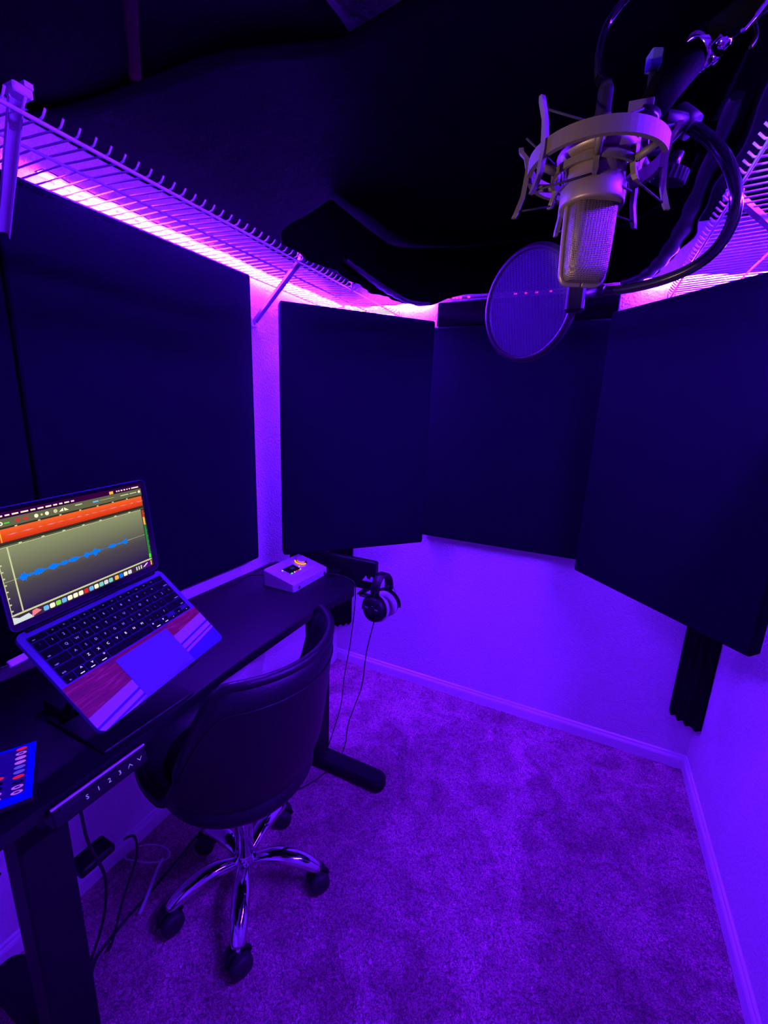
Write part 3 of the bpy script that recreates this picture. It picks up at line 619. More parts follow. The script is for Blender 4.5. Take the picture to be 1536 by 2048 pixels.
for x, w in ((0.082, 0.003), (0.087, 0.003), (0.093, 0.004), (0.100, 0.004), (0.107, 0.003), (0.113, 0.003), (0.119, 0.018)): R_(x, 0.1995, x+w, 0.2020, 'ui_white', z0+2*e)
R_(0.066, 0.1972, 0.075, 0.2030, 'ui_yellow', z0+2*e)
def disc(x, y, r, mt, z): scr.poly([(x+r*math.cos(2*math.pi*k/12), y+r*math.sin(2*math.pi*k/12), z) for k in range(12)], sm_(mt))
for x, mt in ((-0.149, 'ui_white'), (-0.141, 'ui_white'), (-0.133, 'ui_white')): disc(x, 0.1888, 0.0032, mt, z0+2*e); disc(x, 0.1888, 0.0012, 'ui_dark', z0+3*e)
R_(-0.128, 0.1875, -0.120, 0.1893, 'ui_bgreen', z0+2*e)
for x in (-0.107, -0.095): scr.poly([(x-0.005, 0.1905, z0+2*e), (x, 0.1855, z0+2*e), (x+0.005, 0.1905, z0+2*e), (x, 0.1922, z0+2*e)], sm_('ui_red'))
for x in (-0.078, -0.060): disc(x, 0.1890, 0.0034, 'ui_white', z0+2*e)
disc(-0.069, 0.1890, 0.0020, 'ui_line', z0+2*e); disc(-0.045, 0.1895, 0.0036, 'ui_line', z0+2*e)
scr.poly([(-0.039, 0.1865, z0+2*e), (-0.031, 0.1865, z0+2*e), (-0.031, 0.1925, z0+2*e)], sm_('ui_white')); scr.poly([(-0.029, 0.1865, z0+2*e), (-0.021, 0.1865, z0+2*e), (-0.029, 0.1925, z0+2*e)], sm_('ui_white'))
R_(-0.008, 0.1905, 0.006, 0.1925, 'ui_line', z0+2*e); R_(0.028, 0.1885, 0.040, 0.1915, 'ui_sky', z0+2*e); R_(0.042, 0.1897, 0.075, 0.1903, 'ui_line', z0+2*e)
R_(0.090, 0.1890, 0.110, 0.1910, 'ui_line', z0+2*e); R_(0.113, 0.1890, 0.130, 0.1910, 'ui_line', z0+2*e); disc(0.137, 0.1900, 0.003, 'ui_white', z0+2*e)
rn = random.Random(5)                                   # overview waveform
x = -0.128
while x < 0.125:
    w = rn.uniform(0.008, 0.022); h = rn.uniform(0.0004, 0.0010); scr.poly([(x, 0.1688, z0+2*e), (x+w/2, 0.1688-h, z0+2*e), (x+w, 0.1688, z0+2*e), (x+w/2, 0.1688+h, z0+2*e)], sm_('ui_pink')); x += w+rn.uniform(0.001, 0.006)
# recorded waveform
env = [(-0.1290, 0), (-0.1245, 0.003), (-0.1205, 0.0085), (-0.1165, 0.0075), (-0.1135, 0.002), (-0.1085, 0.0035), (-0.1050, 0.001), (-0.1000, 0.0052), (-0.0920, 0.0055), (-0.0860, 0.0015), (-0.0790, 0.0012), (-0.0700, 0.0062), (-0.0640, 0.0045), (-0.0590, 0.001), (-0.0530, 0.0040), (-0.0460, 0.0038), (-0.0430, 0.0008), (-0.0360, 0.0045), (-0.0280, 0.0045), (-0.0200, 0.0003), (-0.0130, 0.0003), (-0.0080, 0.0045), (-0.0045, 0.0065), (-0.0010, 0.0020), (0.0030, 0.0030), (0.0060, 0.0015), (0.0095, 0.0080), (0.0135, 0.0085), (0.0170, 0.0030), (0.0220, 0.0030), (0.0250, 0.0003), (0.0400, 0.0003), (0.0460, 0.0042), (0.0540, 0.0042), (0.0600, 0.0010), (0.0680, 0.0022), (0.0720, 0.0008), (0.0800, 0.0060), (0.0850, 0.0045), (0.0875, 0)]
ex_ = [a for a, b in env]; ey_ = [b for a, b in env]; x = -0.129
while x < 0.0875:
    h = float(np.interp(x, ex_, ey_))*rn.uniform(0.55, 1.1)+0.0002; R_(x, 0.0926-h, x+0.00085, 0.0926+h*rn.uniform(0.8, 1.0), 'ui_blue', z0+4*e); x += 0.0008
# level meter, sidebar marks, dock icons
R_(0.1350, 0.0400, 0.1398, 0.1150, 'ui_green', z0+2*e); R_(0.1350, 0.1150, 0.1398, 0.1320, 'ui_yellow', z0+2*e); R_(0.1350, 0.1320, 0.1398, 0.1480, 'ui_red', z0+2*e); R_(0.1345, 0.0370, 0.1402, 0.0460, 'ui_bgreen', z0+3*e)
for k in range(8): R_(0.1400, 0.048+k*0.013, 0.1408, 0.050+k*0.013, 'ui_bgreen', z0+3*e)
R_(-0.1500, 0.0355, -0.1488, 0.148, 'ui_line', z0+2*e)
for k in range(9): R_(-0.1488, 0.040+k*0.0115, -0.1460, 0.0425+k*0.0115, 'ui_line', z0+2*e)
ic = ['ui_sky', 'ui_white', 'ui_lime', 'ui_sky', 'ui_white', 'ui_white', 'ui_white', 'ui_red', 'ui_sky', 'ui_white', 'ui_teal', 'ui_pale', 'ui_teal', 'ui_yellow', 'ui_blue', 'ui_white', 'ui_pale']
for k, c in enumerate(ic):
    x = -0.101+k*0.0108+(0.003 if k > 12 else 0); scr.poly([(a, b, z0+2*e) for a, b in rrect(x, 0.0195, x+0.0090, 0.0282, 0.002, 2)], sm_(c))
scr.poly([(-0.150, 0.018, z0+2*e), (-0.118, 0.018, z0+2*e), (-0.125, 0.028, z0+2*e), (-0.140, 0.026, z0+2*e), (-0.150, 0.031, z0+2*e)], sm_('ui_pale'))
scr.poly([(-0.121, 0.019, z0+3*e), (-0.104, 0.024, z0+3*e), (-0.112, 0.0305, z0+3*e), (-0.119, 0.029, z0+3*e)], sm_('ui_pink'))
for x in (0.096, 0.102, 0.108): R_(x, 0.020, x+0.003, 0.028, 'ui_pale', z0+2*e)
R_(0.114, 0.019, 0.134, 0.0305, 'ui_purple', z0+2*e); scr.poly([(0.114, 0.022, z0+3*e), (0.126, 0.029, z0+3*e), (0.128, 0.027, z0+3*e), (0.118, 0.021, z0+3*e)], sm_('ui_pale')); R_(0.1355, 0.0195, 0.1385, 0.0300, 'ui_yellow', z0+3*e)
scr.build('display', SM, lid)
# stand under the laptop
st = thing('laptop_stand', 'black tilted stand holding up the laptop', 'laptop stand', (0.36, 0.48, DZ))
iv = Matrix.Translation((-0.36, -0.48, -DZ)) @ LM
m = MB(); m.box((-0.115, -0.105, -0.0185), (0.115, 0.07, -0.0135), T=iv); m.build('tray', 'black_plastic', st)
for x in (-0.092, 0.050): MB().box((x, -0.1145, -0.0175), (x+0.026, -0.1115, -0.0035), T=iv, bev=0.001).build('lip', 'black_rubber', st)
m = MB(); m.box((-0.12, -0.10, 0.0), (0.07, 0.10, 0.006), bev=0.002); m.build('base_plate', 'black_plastic', st)
for y in (-0.08, 0.06):
    q_ = iv @ Vector((y, -0.01, -0.018)); m = MB(); m.tube([(-0.10, y, 0.006), (q_.x, q_.y, q_.z)], 0.008, 8); m.build('arm', 'black_plastic', st)
# white plug and cable in the laptop's left side
t = thing('charging_cable', 'pale plug and black cord in the left side of the laptop', 'cable', tuple(LM @ Vector((-0.156, 0.08, -0.006))))
L0 = LM @ Vector((-0.156, 0.08, -0.006)); o = L0
m = MB(); m.box((-0.184, 0.066, -0.009), (-0.158, 0.078, -0.0025), T=Matrix.Translation(-o) @ LM, bev=0.001); m.build('plug', 'white_steel', t)
m = MB(); a = LM @ Vector((-0.182, 0.072, -0.006))-o; m.tube(spline([a, a+Vector((-0.01, -0.05, -0.01)), a+Vector((-0.05, -0.12, -0.08)), Vector((0.06, 0.30, DZ+0.004))-o], 8), 0.0022, 6); m.build('cord', 'cable_black', t)
m = MB(); m.box((0.20, 0.395, DZ), (0.285, 0.44, DZ+0.022), bev=0.003)
tag(m.build('docking_hub', 'black_plastic'), 'small dark hub on the desk left of the laptop stand', 'hub')

# ------------------------------------------------------------------ audio interface
ai = thing('audio_interface', 'silver desktop audio interface with lit orange dial on the desk end', 'audio interface', (0.150, 1.128, DZ))
aw, ad = 0.214, 0.138; hb, hf = 0.062, 0.030     # local: x back to front, y left to right
ft = Vector((ad, 0, hf-hb)).normalized(); nt_ = Vector((-ft.z, 0, ft.x))
foot = rrect(0, 0, ad, aw, 0.008, 4)
m = MB(); topz = lambda x: hb+(hf-hb)*x/ad
m.loft([[(x, y, 0.002) for x, y in foot], [(x, y, topz(x)-0.002) for x, y in foot], [(ad/2+(x-ad/2)*0.975, aw/2+(y-aw/2)*0.982, topz(x)) for x, y in foot]]); m.build('case', 'alu_device', ai)
AT = Matrix(((ft.x, 0, nt_.x, 0), (0, 1, 0, 0), (ft.z, 0, nt_.z, hb), (0, 0, 0, 1)))    # plane of the sloping top
m = MB(); m.box((0.044, 0.055, 0.0), (0.084, 0.118, 0.0010), T=AT); m.build('meter_display', 'black_gloss', ai)
emis('led_orange', (1.0, 0.24, 0.004), 2.6); emis('led_green', (0.05, 1.0, 0.05), 1.0); emis('led_red2', (1.0, 0.05, 0.02), 1.0); emis('led_white', (0.9, 0.8, 1.0), 1.0); emis('led_dimblue', (0.02, 0.01, 0.2), 1.0)
m = MB(); m.box((0.055, 0.083, 0.0011), (0.068, 0.102, 0.0014), T=AT); m.build('display_readout', 'led_dimblue', ai)
kc = (0.050, 0.160)
m = MB(); m.lathe([(0.0255, 0), (0.0255, 0.0015), (0.021, 0.0015)], (kc[0], kc[1], 0), n=32, T=AT); m.build('dial_well', 'black_gloss', ai)
m = MB(); m.lathe([(0.0170, 0.0015), (0.0170, 0.014), (0.0155, 0.016)], (kc[0], kc[1], 0), n=32, T=AT); m.build('dial', 'alu_device', ai)
m = MB(); seg = [(kc[0]+0.0225*math.cos(a), kc[1]+0.0225*math.sin(a), 0.0024) for a in np.linspace(math.radians(-150), math.radians(5), 16)]; m.tube(seg, 0.0026, 6, T=AT); m.build('dial_light', 'led_orange', ai)
for k in range(6):
    y = 0.068+k*0.0185; m = MB(); m.prism(rrect(0.098, y, 0.107, y+0.011, 0.003, 3), 0, 0.0016, T=AT, bev=0.0004); m.build('button', 'alu_light', ai)
for k, (x, y, c) in enumerate(((0.050, 0.049, 'led_white'), (0.084, 0.059, 'led_green'), (0.084, 0.064, 'led_green'), (0.084, 0.078, 'led_orange'), (0.084, 0.090, 'led_red2'), (0.084, 0.103, 'led_red2'), (0.084, 0.113, 'led_white'), (0.070, 0.124, 'led_white'))):
    m = MB(); m.lathe([(0.0027, 0), (0.0027, 0.0014), (0.0012, 0.002)], (x, y, 0), n=8, T=AT); m.build('indicator', c, ai)
for y in (0.030, 0.190): m = MB(); m.lathe([(0.0062, 0), (0.0062, 0.002), (0.0045, 0.0025), (0.0035, 0.0005)], (ad, y, 0.013), (1, 0, 0), 14); m.build('jack', 'chrome', ai)
m = MB()
for x in (0.02, 0.118):
    for y in (0.02, 0.19): m.lathe([(0.007, 0), (0.007, 0.003)], (x, y, 0), n=10)
m.build('rubber_feet', 'black_rubber', ai)
# cables behind it
def cable(label, pts, r, mt='cable_black', name='cable', n=6):
    m = MB(); m.tube(spline(pts, 8), r, n); return tag(m.build(name, mt), label, 'cable')
cable('thin black cable on the desk behind the audio interface', [(0.148, 1.16, DZ+0.03), (0.09, 1.12, DZ+0.028), (0.06, 1.06, DZ+0.006), (0.03, 1.02, DZ+0.004), (0.008, 1.00, DZ-0.05)], 0.0026)
cable('second black cable at the back of the audio interface', [(0.148, 1.22, DZ+0.032), (0.10, 1.26, DZ+0.034), (0.04, 1.22, DZ+0.006), (0.009, 1.15, DZ-0.02)], 0.0030)

# ------------------------------------------------------------------ headphones and their hook
HK = Vector((0.40, 1.362, DZ-0.04))
hk = thing('headphone_hook', 'long black box clamped across the far desk end, hook carrying the headphones', 'hook', tuple(HK))
m = MB(); m.box((-0.35, 0.044, -0.020), (0.070, 0.070, 0.102), bev=0.004); m.build('back_plate', 'black_plastic', hk)
m = MB(); m.box((-0.14, -0.04, 0.0405), (-0.08, 0.046, 0.045)); m.box((-0.14, -0.04, 0.0105), (-0.08, 0.046, 0.016)); m.build('clamp_jaw', 'dark_metal', hk)
m = MB(); m.box((0.02, -0.012, -0.020), (0.045, 0.050, -0.013), bev=0.001); m.box((0.035, -0.022, -0.020), (0.135, 0.004, -0.013), bev=0.001); m.build('hook_arm', 'dark_metal', hk)
m = MB(); m.poly([(0.012, 0.0435, 0.018), (0.060, 0.0435, 0.018), (0.060, 0.0435, 0.040), (0.050, 0.0435, 0.040), (0.046, 0.0435, 0.028), (0.036, 0.0435, 0.028), (0.028, 0.0435, 0.042)]); m.build('label', 'white_print', hk)
HC = Vector((0.527, 1.350, 0.742))                 # centre of the headband arc
hx = Vector((-0.16, -0.98, 0)).normalized(); hy = Vector((-hx.y, hx.x, 0))
HM = Matrix(((hx.x, hy.x, 0, HC.x), (hx.y, hy.y, 0, HC.y), (0, 0, 1, HC.z), (0, 0, 0, 1)))
hp = thing('headphones', 'black over ear headphones hanging at the desk end, silver grey pads', 'headphones', mat4=HM)
m = MB(); arc = [(0.046*math.cos(a), 0, 0.060*math.sin(a)) for a in np.linspace(math.radians(-12), math.radians(192), 26)]
rings = []
for (x, _, z) in arc:
    d = Vector((x/0.046, 0, z/0.060)).normalized()
    rings.append([Vector((x, 0, z))+d*o+Vector((0, w, 0)) for w, o in ((-0.018, -0.003), (-0.014, -0.007), (0.014, -0.007), (0.018, -0.003), (0.018, 0.003), (0.013, 0.006), (-0.013, 0.006), (-0.018, 0.003))])
m.loft(rings, smooth=True); m.build('headband', 'black_leather', hp)
for s in (-1, 1):
    c = Vector((s*0.036, 0, -0.066)); tilt = Matrix.Translation(c) @ Matrix.Rotation(math.radians(-10*s), 4, 'Y')
    m = MB(); prof = [(0.020, 0.030), (0.036, 0.028), (0.046, 0.019), (0.049, 0.008), (0.048, 0.0)]
    m.lathe([(r, z) for r, z in prof[::-1]], (0, 0, 0), (s, 0, 0), 32, T=tilt); cup = m.build('ear_cup', 'black_plastic', hp)
    m = MB(); m.lathe([(0.016, 0.0302), (0.016, 0.0315), (0.013, 0.0318)], (0, 0, 0), (s, 0, 0), 20, T=tilt); m.build('cap_disc', 'black_gloss', cup)
    m = MB(); m.lathe([(0.050, -0.001), (0.052, -0.009), (0.049, -0.020), (0.036, -0.023), (0.030, -0.016)], (0, 0, 0), (s, 0, 0), 32, T=tilt); m.build('ear_pad', 'ear_velour', hp)
    m = MB(); fk = [tilt @ Vector((s*0.012, 0.053*math.cos(a), 0.053*math.sin(a))) for a in np.linspace(math.radians(-15), math.radians(195), 22)]; m.tube(fk, 0.0042, 8, flat=0.6)
    m.tube([tilt @ Vector((s*0.012, 0, 0.053)), Vector((s*0.044, 0, 0.0))], 0.0065, 8); m.build('yoke', 'dark_metal', hp)
    m = MB(); m.tube(spline([tilt @ Vector((s*0.016, 0.034, 0.040)), Vector((s*0.064, 0.010, -0.012)), Vector((s*0.048, 0.005, 0.012))], 6), 0.0012, 6); m.build('side_wire', 'cable_black', hp)
    if s == -1 or s == 1:
        TT = tilt @ (Matrix(((0, 0, s, s*0.0278), (s, 0, 0, 0), (0, 1, 0, 0), (0, 0, 0, 1))))
        m = MB(); glyphs(m, 'beyerdynamic', 0.0108, TT @ Matrix.Translation((0, 0.006, 0.0035))); m.build('cup_print', 'white_print', cup)
cab0 = HM @ Vector((0.045, 0, -0.116))
def fz(u, v, x=None, y=None, z=None):
    d = cw + cr*((u-768)/848.77) - cu*((v-1024)/848.77)
    if y is not None: return CAM+d*(y/d.y)
    if x is not None: return CAM+d*((x-CAM.x)/d.x)
    return CAM+d*((z-CAM.z)/d.z)
HCORD = cable('black headphone cord hanging from the left ear cup to the carpet', [cab0, fz(733, 1305, y=1.34), fz(724, 1370, y=1.34), fz(708, 1415, y=1.33), fz(696, 1450, y=1.32), fz(690, 1490, y=1.30), fz(676, 1520, y=1.29), fz(664, 1538, y=1.27), fz(650, 1546, z=0.009), fz(622, 1565, z=0.010), fz(590, 1581, z=0.010), fz(555, 1589, z=0.010), fz(515, 1594, z=0.010), fz(470, 1612, z=0.009)], 0.0022, name='headphone_cord')
cable('thin black cord from the audio interface over the desk corner', [(0.292, 1.318, DZ+0.013), (0.34, 1.335, DZ+0.010), (0.385, 1.340, DZ+0.003), (0.418, 1.333, DZ-0.01), (0.425, 1.328, DZ-0.06), (0.420, 1.326, 0.60), (0.408, 1.322, 0.48), (0.392, 1.312, 0.35), (0.385, 1.300, 0.22), (0.36, 1.285, 0.10), (0.34, 1.27, 0.012)], 0.0019)

HCORD.name = 'cord'; del HCORD['label']; del HCORD['category']; HCORD.parent = hp; HCORD.matrix_parent_inverse = HM.inverted()
# ------------------------------------------------------------------ chair
CX, CY = 0.410, 0.726
ch = thing('office_chair', 'black leather bucket office chair on a chrome star base', 'chair', (CX, CY, 0))
base_ang = [math.radians(a) for a in (-51, 26, 97, 165, 238)]
cast = [(0.532, 0.570), (0.600, 0.822), (0.378, 0.935), (0.222, 0.755), (0.305, 0.552)]
for k, (px, py) in enumerate(cast):
    v = Vector((px-CX, py-CY, 0)); d = v.normalized(); L = v.length
    pts = spline([d*0.02+Vector((0, 0, 0.105)), d*(L*0.45)+Vector((0, 0, 0.118)), d*(L*0.8)+Vector((0, 0, 0.098)), d*L+Vector((0, 0, 0.070))], 6)
    rr = [0.0165+0.008*math.sin(math.pi*i/(len(pts)-1)) for i in range(len(pts))]
    MB().tube(pts, rr, 10, flat=0.75).build('base_arm', 'chrome', ch)
    c = bpy.data.objects.new('caster', None); COL.objects.link(c); c.parent = ch; c.location = (v.x, v.y, 0); c.rotation_euler = (0, 0, (1.15, 0.9, 0.6, 0.3, 1.3)[k])
    for s in (-1, 1):
        m = MB(); m.lathe([(0.012, 0), (0.026, 0.001), (0.030, 0.006), (0.030, 0.018), (0.027, 0.025), (0.014, 0.027)], (0, s*0.004, 0.032), (0, s, 0), 20); m.build('wheel', 'black_rubber', c)
    m = MB(); m.lathe([(0.0075, 0.034), (0.0075, 0.068), (0.004, 0.070)], n=12); m.build('stem', 'chrome', c)
    m = MB(); hood = [(0.031*math.cos(a), 0, 0.032+0.032*math.sin(a)) for a in np.linspace(math.radians(10), math.radians(170), 12)]; m.tube(hood, 0.006, 8); m.build('hood', 'black_plastic', c)
MB().lathe([(0.026, 0.088), (0.032, 0.095), (0.032, 0.118), (0.025, 0.132), (0.022, 0.14)]).build('hub', 'chrome', ch)
MB().lathe([(0.026, 0.135), (0.026, 0.27), (0.0255, 0.275), (0.017, 0.276), (0.017, 0.41)], n=28).build('gas_lift', 'chrome', ch)
m = MB(); m.box((-0.07, -0.06, 0.385), (0.07, 0.06, 0.424), bev=0.006); m.tube([(0.0, 0.05, 0.385), (0.01, 0.19, 0.385)], 0.005, 8); m.box((-0.005, 0.165, 0.374), (0.025, 0.205, 0.394), bev=0.003); m.build('tilt_mechanism', 'black_plastic', ch)
# bucket shell: seat pan rising into a wrap-round back, facing the desk (-x)
def back_h(a):      # rim height against azimuth from +x
    t = (a+math.pi) % (2*math.pi)-math.pi
    k = min(1, max(0, (math.radians(96)-t)/math.radians(36))) if t > 0 else min(1, max(0, (math.radians(95)+t)/math.radians(47))); k = k*k*(3-2*k)
    return 0.505+(0.335)*k
NA, NL = 72, 14
def shell_pt(a, s, o):
    """s 0..1 from under the seat centre out to the rim; o = offset outward"""
    H = back_h(a); d = Vector((math.cos(a), math.sin(a), 0))
    zb = 0.425
    prof = [(0.02, zb), (0.11, zb+0.002), (0.165, zb+0.022), (0.200, zb+0.065)]
    P = [Vector((r, z)) for r, z in prof]+[Vector((0.222, zb+0.13 if H > 0.56 else H-0.012)), Vector((0.240 if H > 0.6 else 0.228, (zb+0.13+H)/2 if H > 0.56 else H-0.006)), Vector((0.252 if H > 0.6 else 0.230, H))]
    x = s*(len(P)-1); i = min(int(x), len(P)-2); q = P[i].lerp(P[i+1], x-i); tg = (P[i+1]-P[i]).normalized(); n = Vector((tg.y, -tg.x))
    q = q+n*o; p = d*q.x+Vector((0, 0, q.y))
    if p.x < 0: p.x *= 1.22
    return p
m = MB(); rings = []
for j in range(NL+1): rings.append([shell_pt(2*math.pi*k/NA, j/NL, 0.0) for k in range(NA)])
for j in range(NL, -1, -1): rings.append([shell_pt(2*math.pi*k/NA, j/NL, -0.020) for k in range(NA)])
m.loft(rings, smooth=True, caps=True); m.build('bucket_shell', 'black_leather', ch)
m = MB(); rim = [shell_pt(2*math.pi*k/NA, 1.0, -0.010)+Vector((0, 0, 0.001)) for k in range(NA)]; m.tube(rim, 0.0115, 10, cyc=True); m.build('rim_roll', 'black_leather', ch)
m = MB(); sea = [shell_pt(2*math.pi*k/NA, 0.93, 0.001) for k in range(NA)]; m.tube(sea, 0.0022, 6, cyc=True); m.build('seam_piping', 'black_leather', ch)
m = MB(); m.lathe([(0.188, 0.432), (0.198, 0.450), (0.192, 0.478), (0.165, 0.492), (0.08, 0.498), (0.01, 0.499)], n=48); m.build('seat_cushion', 'black_leather', ch)

# ------------------------------------------------------------------ cables and small things under the desk
cable('thick black power cord running down across the carpet beside the desk leg', [(0.17, 0.86, 0.010), (0.165, 0.76, 0.010), (0.18, 0.62, 0.010), (0.187, 0.50, 0.010), (0.20, 0.42, 0.010), (0.24, 0.36, 0.010), (0.25, 0.20, 0.012)], 0.0042, name='cable')
ad_ = fz(205, 1700, y=0.46)
t = thing('power_adapter', 'black power adapter block hanging under the desk near its leg', 'adapter', (ad_.x, ad_.y, ad_.z))
MB().box((-0.035, -0.06, -0.012), (0.02, 0.020, 0.010), bev=0.004).build('brick_case', 'black_plastic', t)
MB().tube(spline([(0.02, 0.04, 0), (0.028, 0.062, -0.01), (0.025, 0.062, -0.08), (0.0, 0.03, -0.20), (-0.01, 0.0, -0.30), (0.0, -0.02, 0.012-ad_.z)], 8), 0.0032, 6).build('output_lead', 'cable_black', t)
cable('black cord hanging behind the near desk leg, left of the adapter', [(0.30, 0.365, 0.69), (0.29, 0.39, 0.58), (0.285, 0.40, 0.45), (0.27, 0.43, 0.30), (0.25, 0.42, 0.16), (0.22, 0.38, 0.02)], 0.0034, name='cable')
cable('black cord looping out onto the carpet from the foot of the near leg', [(0.37, 0.335, 0.014), (0.42, 0.37, 0.010), (0.455, 0.355, 0.010), (0.465, 0.31, 0.010), (0.44, 0.27, 0.012)], 0.0042, name='cable')
cable('black cord crossing in front of the left wall below the desk', [(0.30, 0.24, 0.60), (0.16, 0.16, 0.54), (0.03, 0.05, 0.50), (0.01, -0.1, 0.46)], 0.0036, name='cable')
cable('lower black cord crossing the left wall below the desk', [(0.30, 0.25, 0.55), (0.18, 0.20, 0.48), (0.03, 0.10, 0.42), (0.01, -0.1, 0.40)], 0.0030, name='cable')
t = thing('cable_tie', 'pale looped strap lying on the dark carpet under the desk', 'strap', (0.12, 0.65, 0))
m = MB(); lp_ = [fz(u, v, z=0.012) for u, v in ((250, 1716), (262, 1700), (290, 1690), (320, 1691), (338, 1702), (337, 1715), (322, 1723), (295, 1725), (268, 1721))]
m.tube([off(p, (0.12, 0.65, 0)) for p in spline(lp_, 6, True)], 0.0022, 6, cyc=True); m.build('loop', 'cable_white', t)
m = MB(); sp_ = [fz(u, v, z=0.014) for u, v in ((326, 1716), (312, 1745), (295, 1790), (279, 1828))]
m.tube([off(p, (0.12, 0.65, 0)) for p in spline(sp_, 6)], 0.0050, 6, flat=0.35); m.build('strap_tail', 'cable_white', t)

# warm lamp clamped to the near end of the desk, beside the photographer
lm = thing('desk_lamp', 'small warm gooseneck lamp at the near desk end, pointing at the microphone', 'lamp', (0.42, 0.03, DZ))
hd = Vector((0.60, -0.16, 1.27))-Vector((0.42, 0.03, DZ)); aim = (Vector((1.14, 0.48, 1.60))-Vector((0.60, -0.16, 1.27))).normalized()
MB().lathe([(0.045, 0.0), (0.045, 0.010), (0.012, 0.016)], n=28).build('base', 'black_plastic', lm)
MB().tube(spline([(0, 0, 0.012), (-0.02, -0.02, 0.22), (0.03, -0.08, 0.42), hd-aim*0.06], 10), 0.0045, 8).build('gooseneck', 'dark_metal', lm)
MB().lathe([(0.012, -0.06), (0.020, -0.055), (0.040, 0.02), (0.038, 0.02), (0.018, -0.05), (0.010, -0.052)], hd, aim, 28).build('shade', 'black_plastic', lm)
MB().lathe([(0.004, -0.05), (0.013, -0.035), (0.016, -0.02), (0.010, -0.006), (0.002, -0.002)], hd, aim, 20).build('bulb', 'warm_bulb', lm)
ld = bpy.data.lights.new('lamp_light', 'SPOT'); ld.energy = LAMP_W; ld.color = (1.0, 0.62, 0.34); ld.spot_size = math.radians(18); ld.spot_blend = 0.5; ld.shadow_soft_size = 0.012
lo = bpy.data.objects.new('lamp_light', ld); COL.objects.link(lo); lo.parent = lm; lo.location = hd+aim*0.004; lo.rotation_euler = aim.to_track_quat('-Z', 'Y').to_euler()

# ------------------------------------------------------------------ microphone
MC = Vector((1.1310, 0.4905, 1.5195)); MS = Matrix.Diagonal((0.87, 0.87, 0.92, 1))
mic = thing('studio_microphone', 'champagne metal condenser microphone hanging upside down in its mount', 'microphone', tuple(MC)); mic.scale = (0.80, 0.80, 0.92)
ang = math.radians(-62)                            # direction the mesh front faces
MRm = Matrix.Rotation(ang+math.pi/2, 4, 'Z')
def sup(w, d, z, n=32, p=4.0):
    out = []
    for k in range(n):
        a = 2*math.pi*k/n; c, s = math.cos(a), math.sin(a); out.append(MRm @ Vector((w*math.copysign(abs(c)**(2/p), c), d*math.copysign(abs(s)**(2/p), s), z)))
    return out
m = MB(); m.loft([sup(0.021, 0.013, 0.0), sup(0.0245, 0.0185, 0.006), sup(0.0255, 0.0205, 0.013), sup(0.0265, 0.0215, 0.040), sup(0.0268, 0.0222, 0.078)], smooth=True); m.build('grille', 'mic_grille', mic)
m = MB()
for s in (-1, 1):
    path = [MRm @ Vector((s*x, 0, z)) for x, z in ((0.0, -0.0006), (0.019, -0.0004), (0.0248, 0.004), (0.0263, 0.012), (0.0275, 0.040), (0.0278, 0.078))]
    m.tube(spline(path, 5), 0.0032, 6, flat=1.0)
m.build('grille_frame', 'mic_body', mic)
m = MB(); m.lathe([(0.0290, 0.070), (0.0345, 0.070), (0.0352, 0.072), (0.0352, 0.086), (0.0335, 0.088), (0.0322, 0.094), (0.0320, 0.108), (0.0300, 0.113)], n=40); m.build('collar', 'mic_body', mic)
m = MB(); m.lathe([(0.0300, 0.112), (0.0435, 0.117), (0.0282, 0.120), (0.0280, 0.130), (0.0240, 0.136), (0.0120, 0.139), (0.0110, 0.142)], n=40); m.build('body_top', 'mic_body', mic)
m = MB(); m.lathe([(0.0095, 0.140), (0.0095, 0.150), (0.0080, 0.152), (0.0080, 0.172), (0.0050, 0.178)], n=20); m.build('connector', 'dark_metal', mic)
m = MB(); m.lathe([(0.0028, 0), (0.0028, 0.0012), (0.0015, 0.0016)], MRm @ Vector((0.010, -0.0282, 0.098)), MRm.to_3x3() @ Vector((0.3, -1, 0)), 10); m.build('screw', 'dark_metal', mic)
# shock mount
RC = Vector((1.1290, 0.499, 1.624))
sm = thing('shock_mount', 'champagne metal spider shock mount ring around the microphone', 'shock mount', tuple(RC))
def arcring(r0, r1, z0_, z1_, a0, a1, n=40):
    m = MB(); rs = []
    for a in np.linspace(math.radians(a0), math.radians(a1), n):
        c, s = math.cos(a), math.sin(a); rs.append([(r*c, r*s, z) for r, z in ((r0, z0_), (r1, z0_), (r1, z1_), (r0, z1_))])
    m.loft(rs); return m
arcring(0.0555, 0.0600, -0.0065, 0.0065, 12, 372-25, 60).build('outer_ring', 'mount_metal', sm)
arcring(0.0345, 0.0375, -0.012, -0.006, 0, 360, 48).build('inner_ring', 'mount_metal', sm)
def clip(a, r, lean, h0, h1, w=0.0026):
    """long bent finger with hooked tips, fixed on the ring at azimuth a"""
    c = Vector((math.cos(a), math.sin(a), 0)); tv = Vector((-c.y, c.x, 0)); m = MB(); rings = []
    zs = [h1, h1-0.004, h1*0.55, 0.003, -0.003, h0*0.55, h0+0.004, h0]; outs = [lean+0.002, lean+0.001, lean*0.35, 0, 0, lean*0.35, lean+0.001, lean+0.003]
    ws = [0.6, 0.9, 0.8, 1.1, 1.1, 0.8, 0.9, 0.6]
    for z, o, k in zip(zs, outs, ws):
        p = c*(r+o)+Vector((0, 0, z)); rings.append([p+tv*w*k*i+c*0.0022*j for i, j in ((-1, -1), (1, -1), (1, 1), (-1, 1))])
    m.loft(rings); m.build('finger', 'mount_metal', sm)
for a, hh0, hh1 in ((190, -0.040, 0.020), (228, -0.038, 0.036), (15, -0.040, 0.030), (52, -0.04, 0.03), (120, -0.036, 0.034)): clip(math.radians(a), 0.060, 0.006, hh0, hh1)
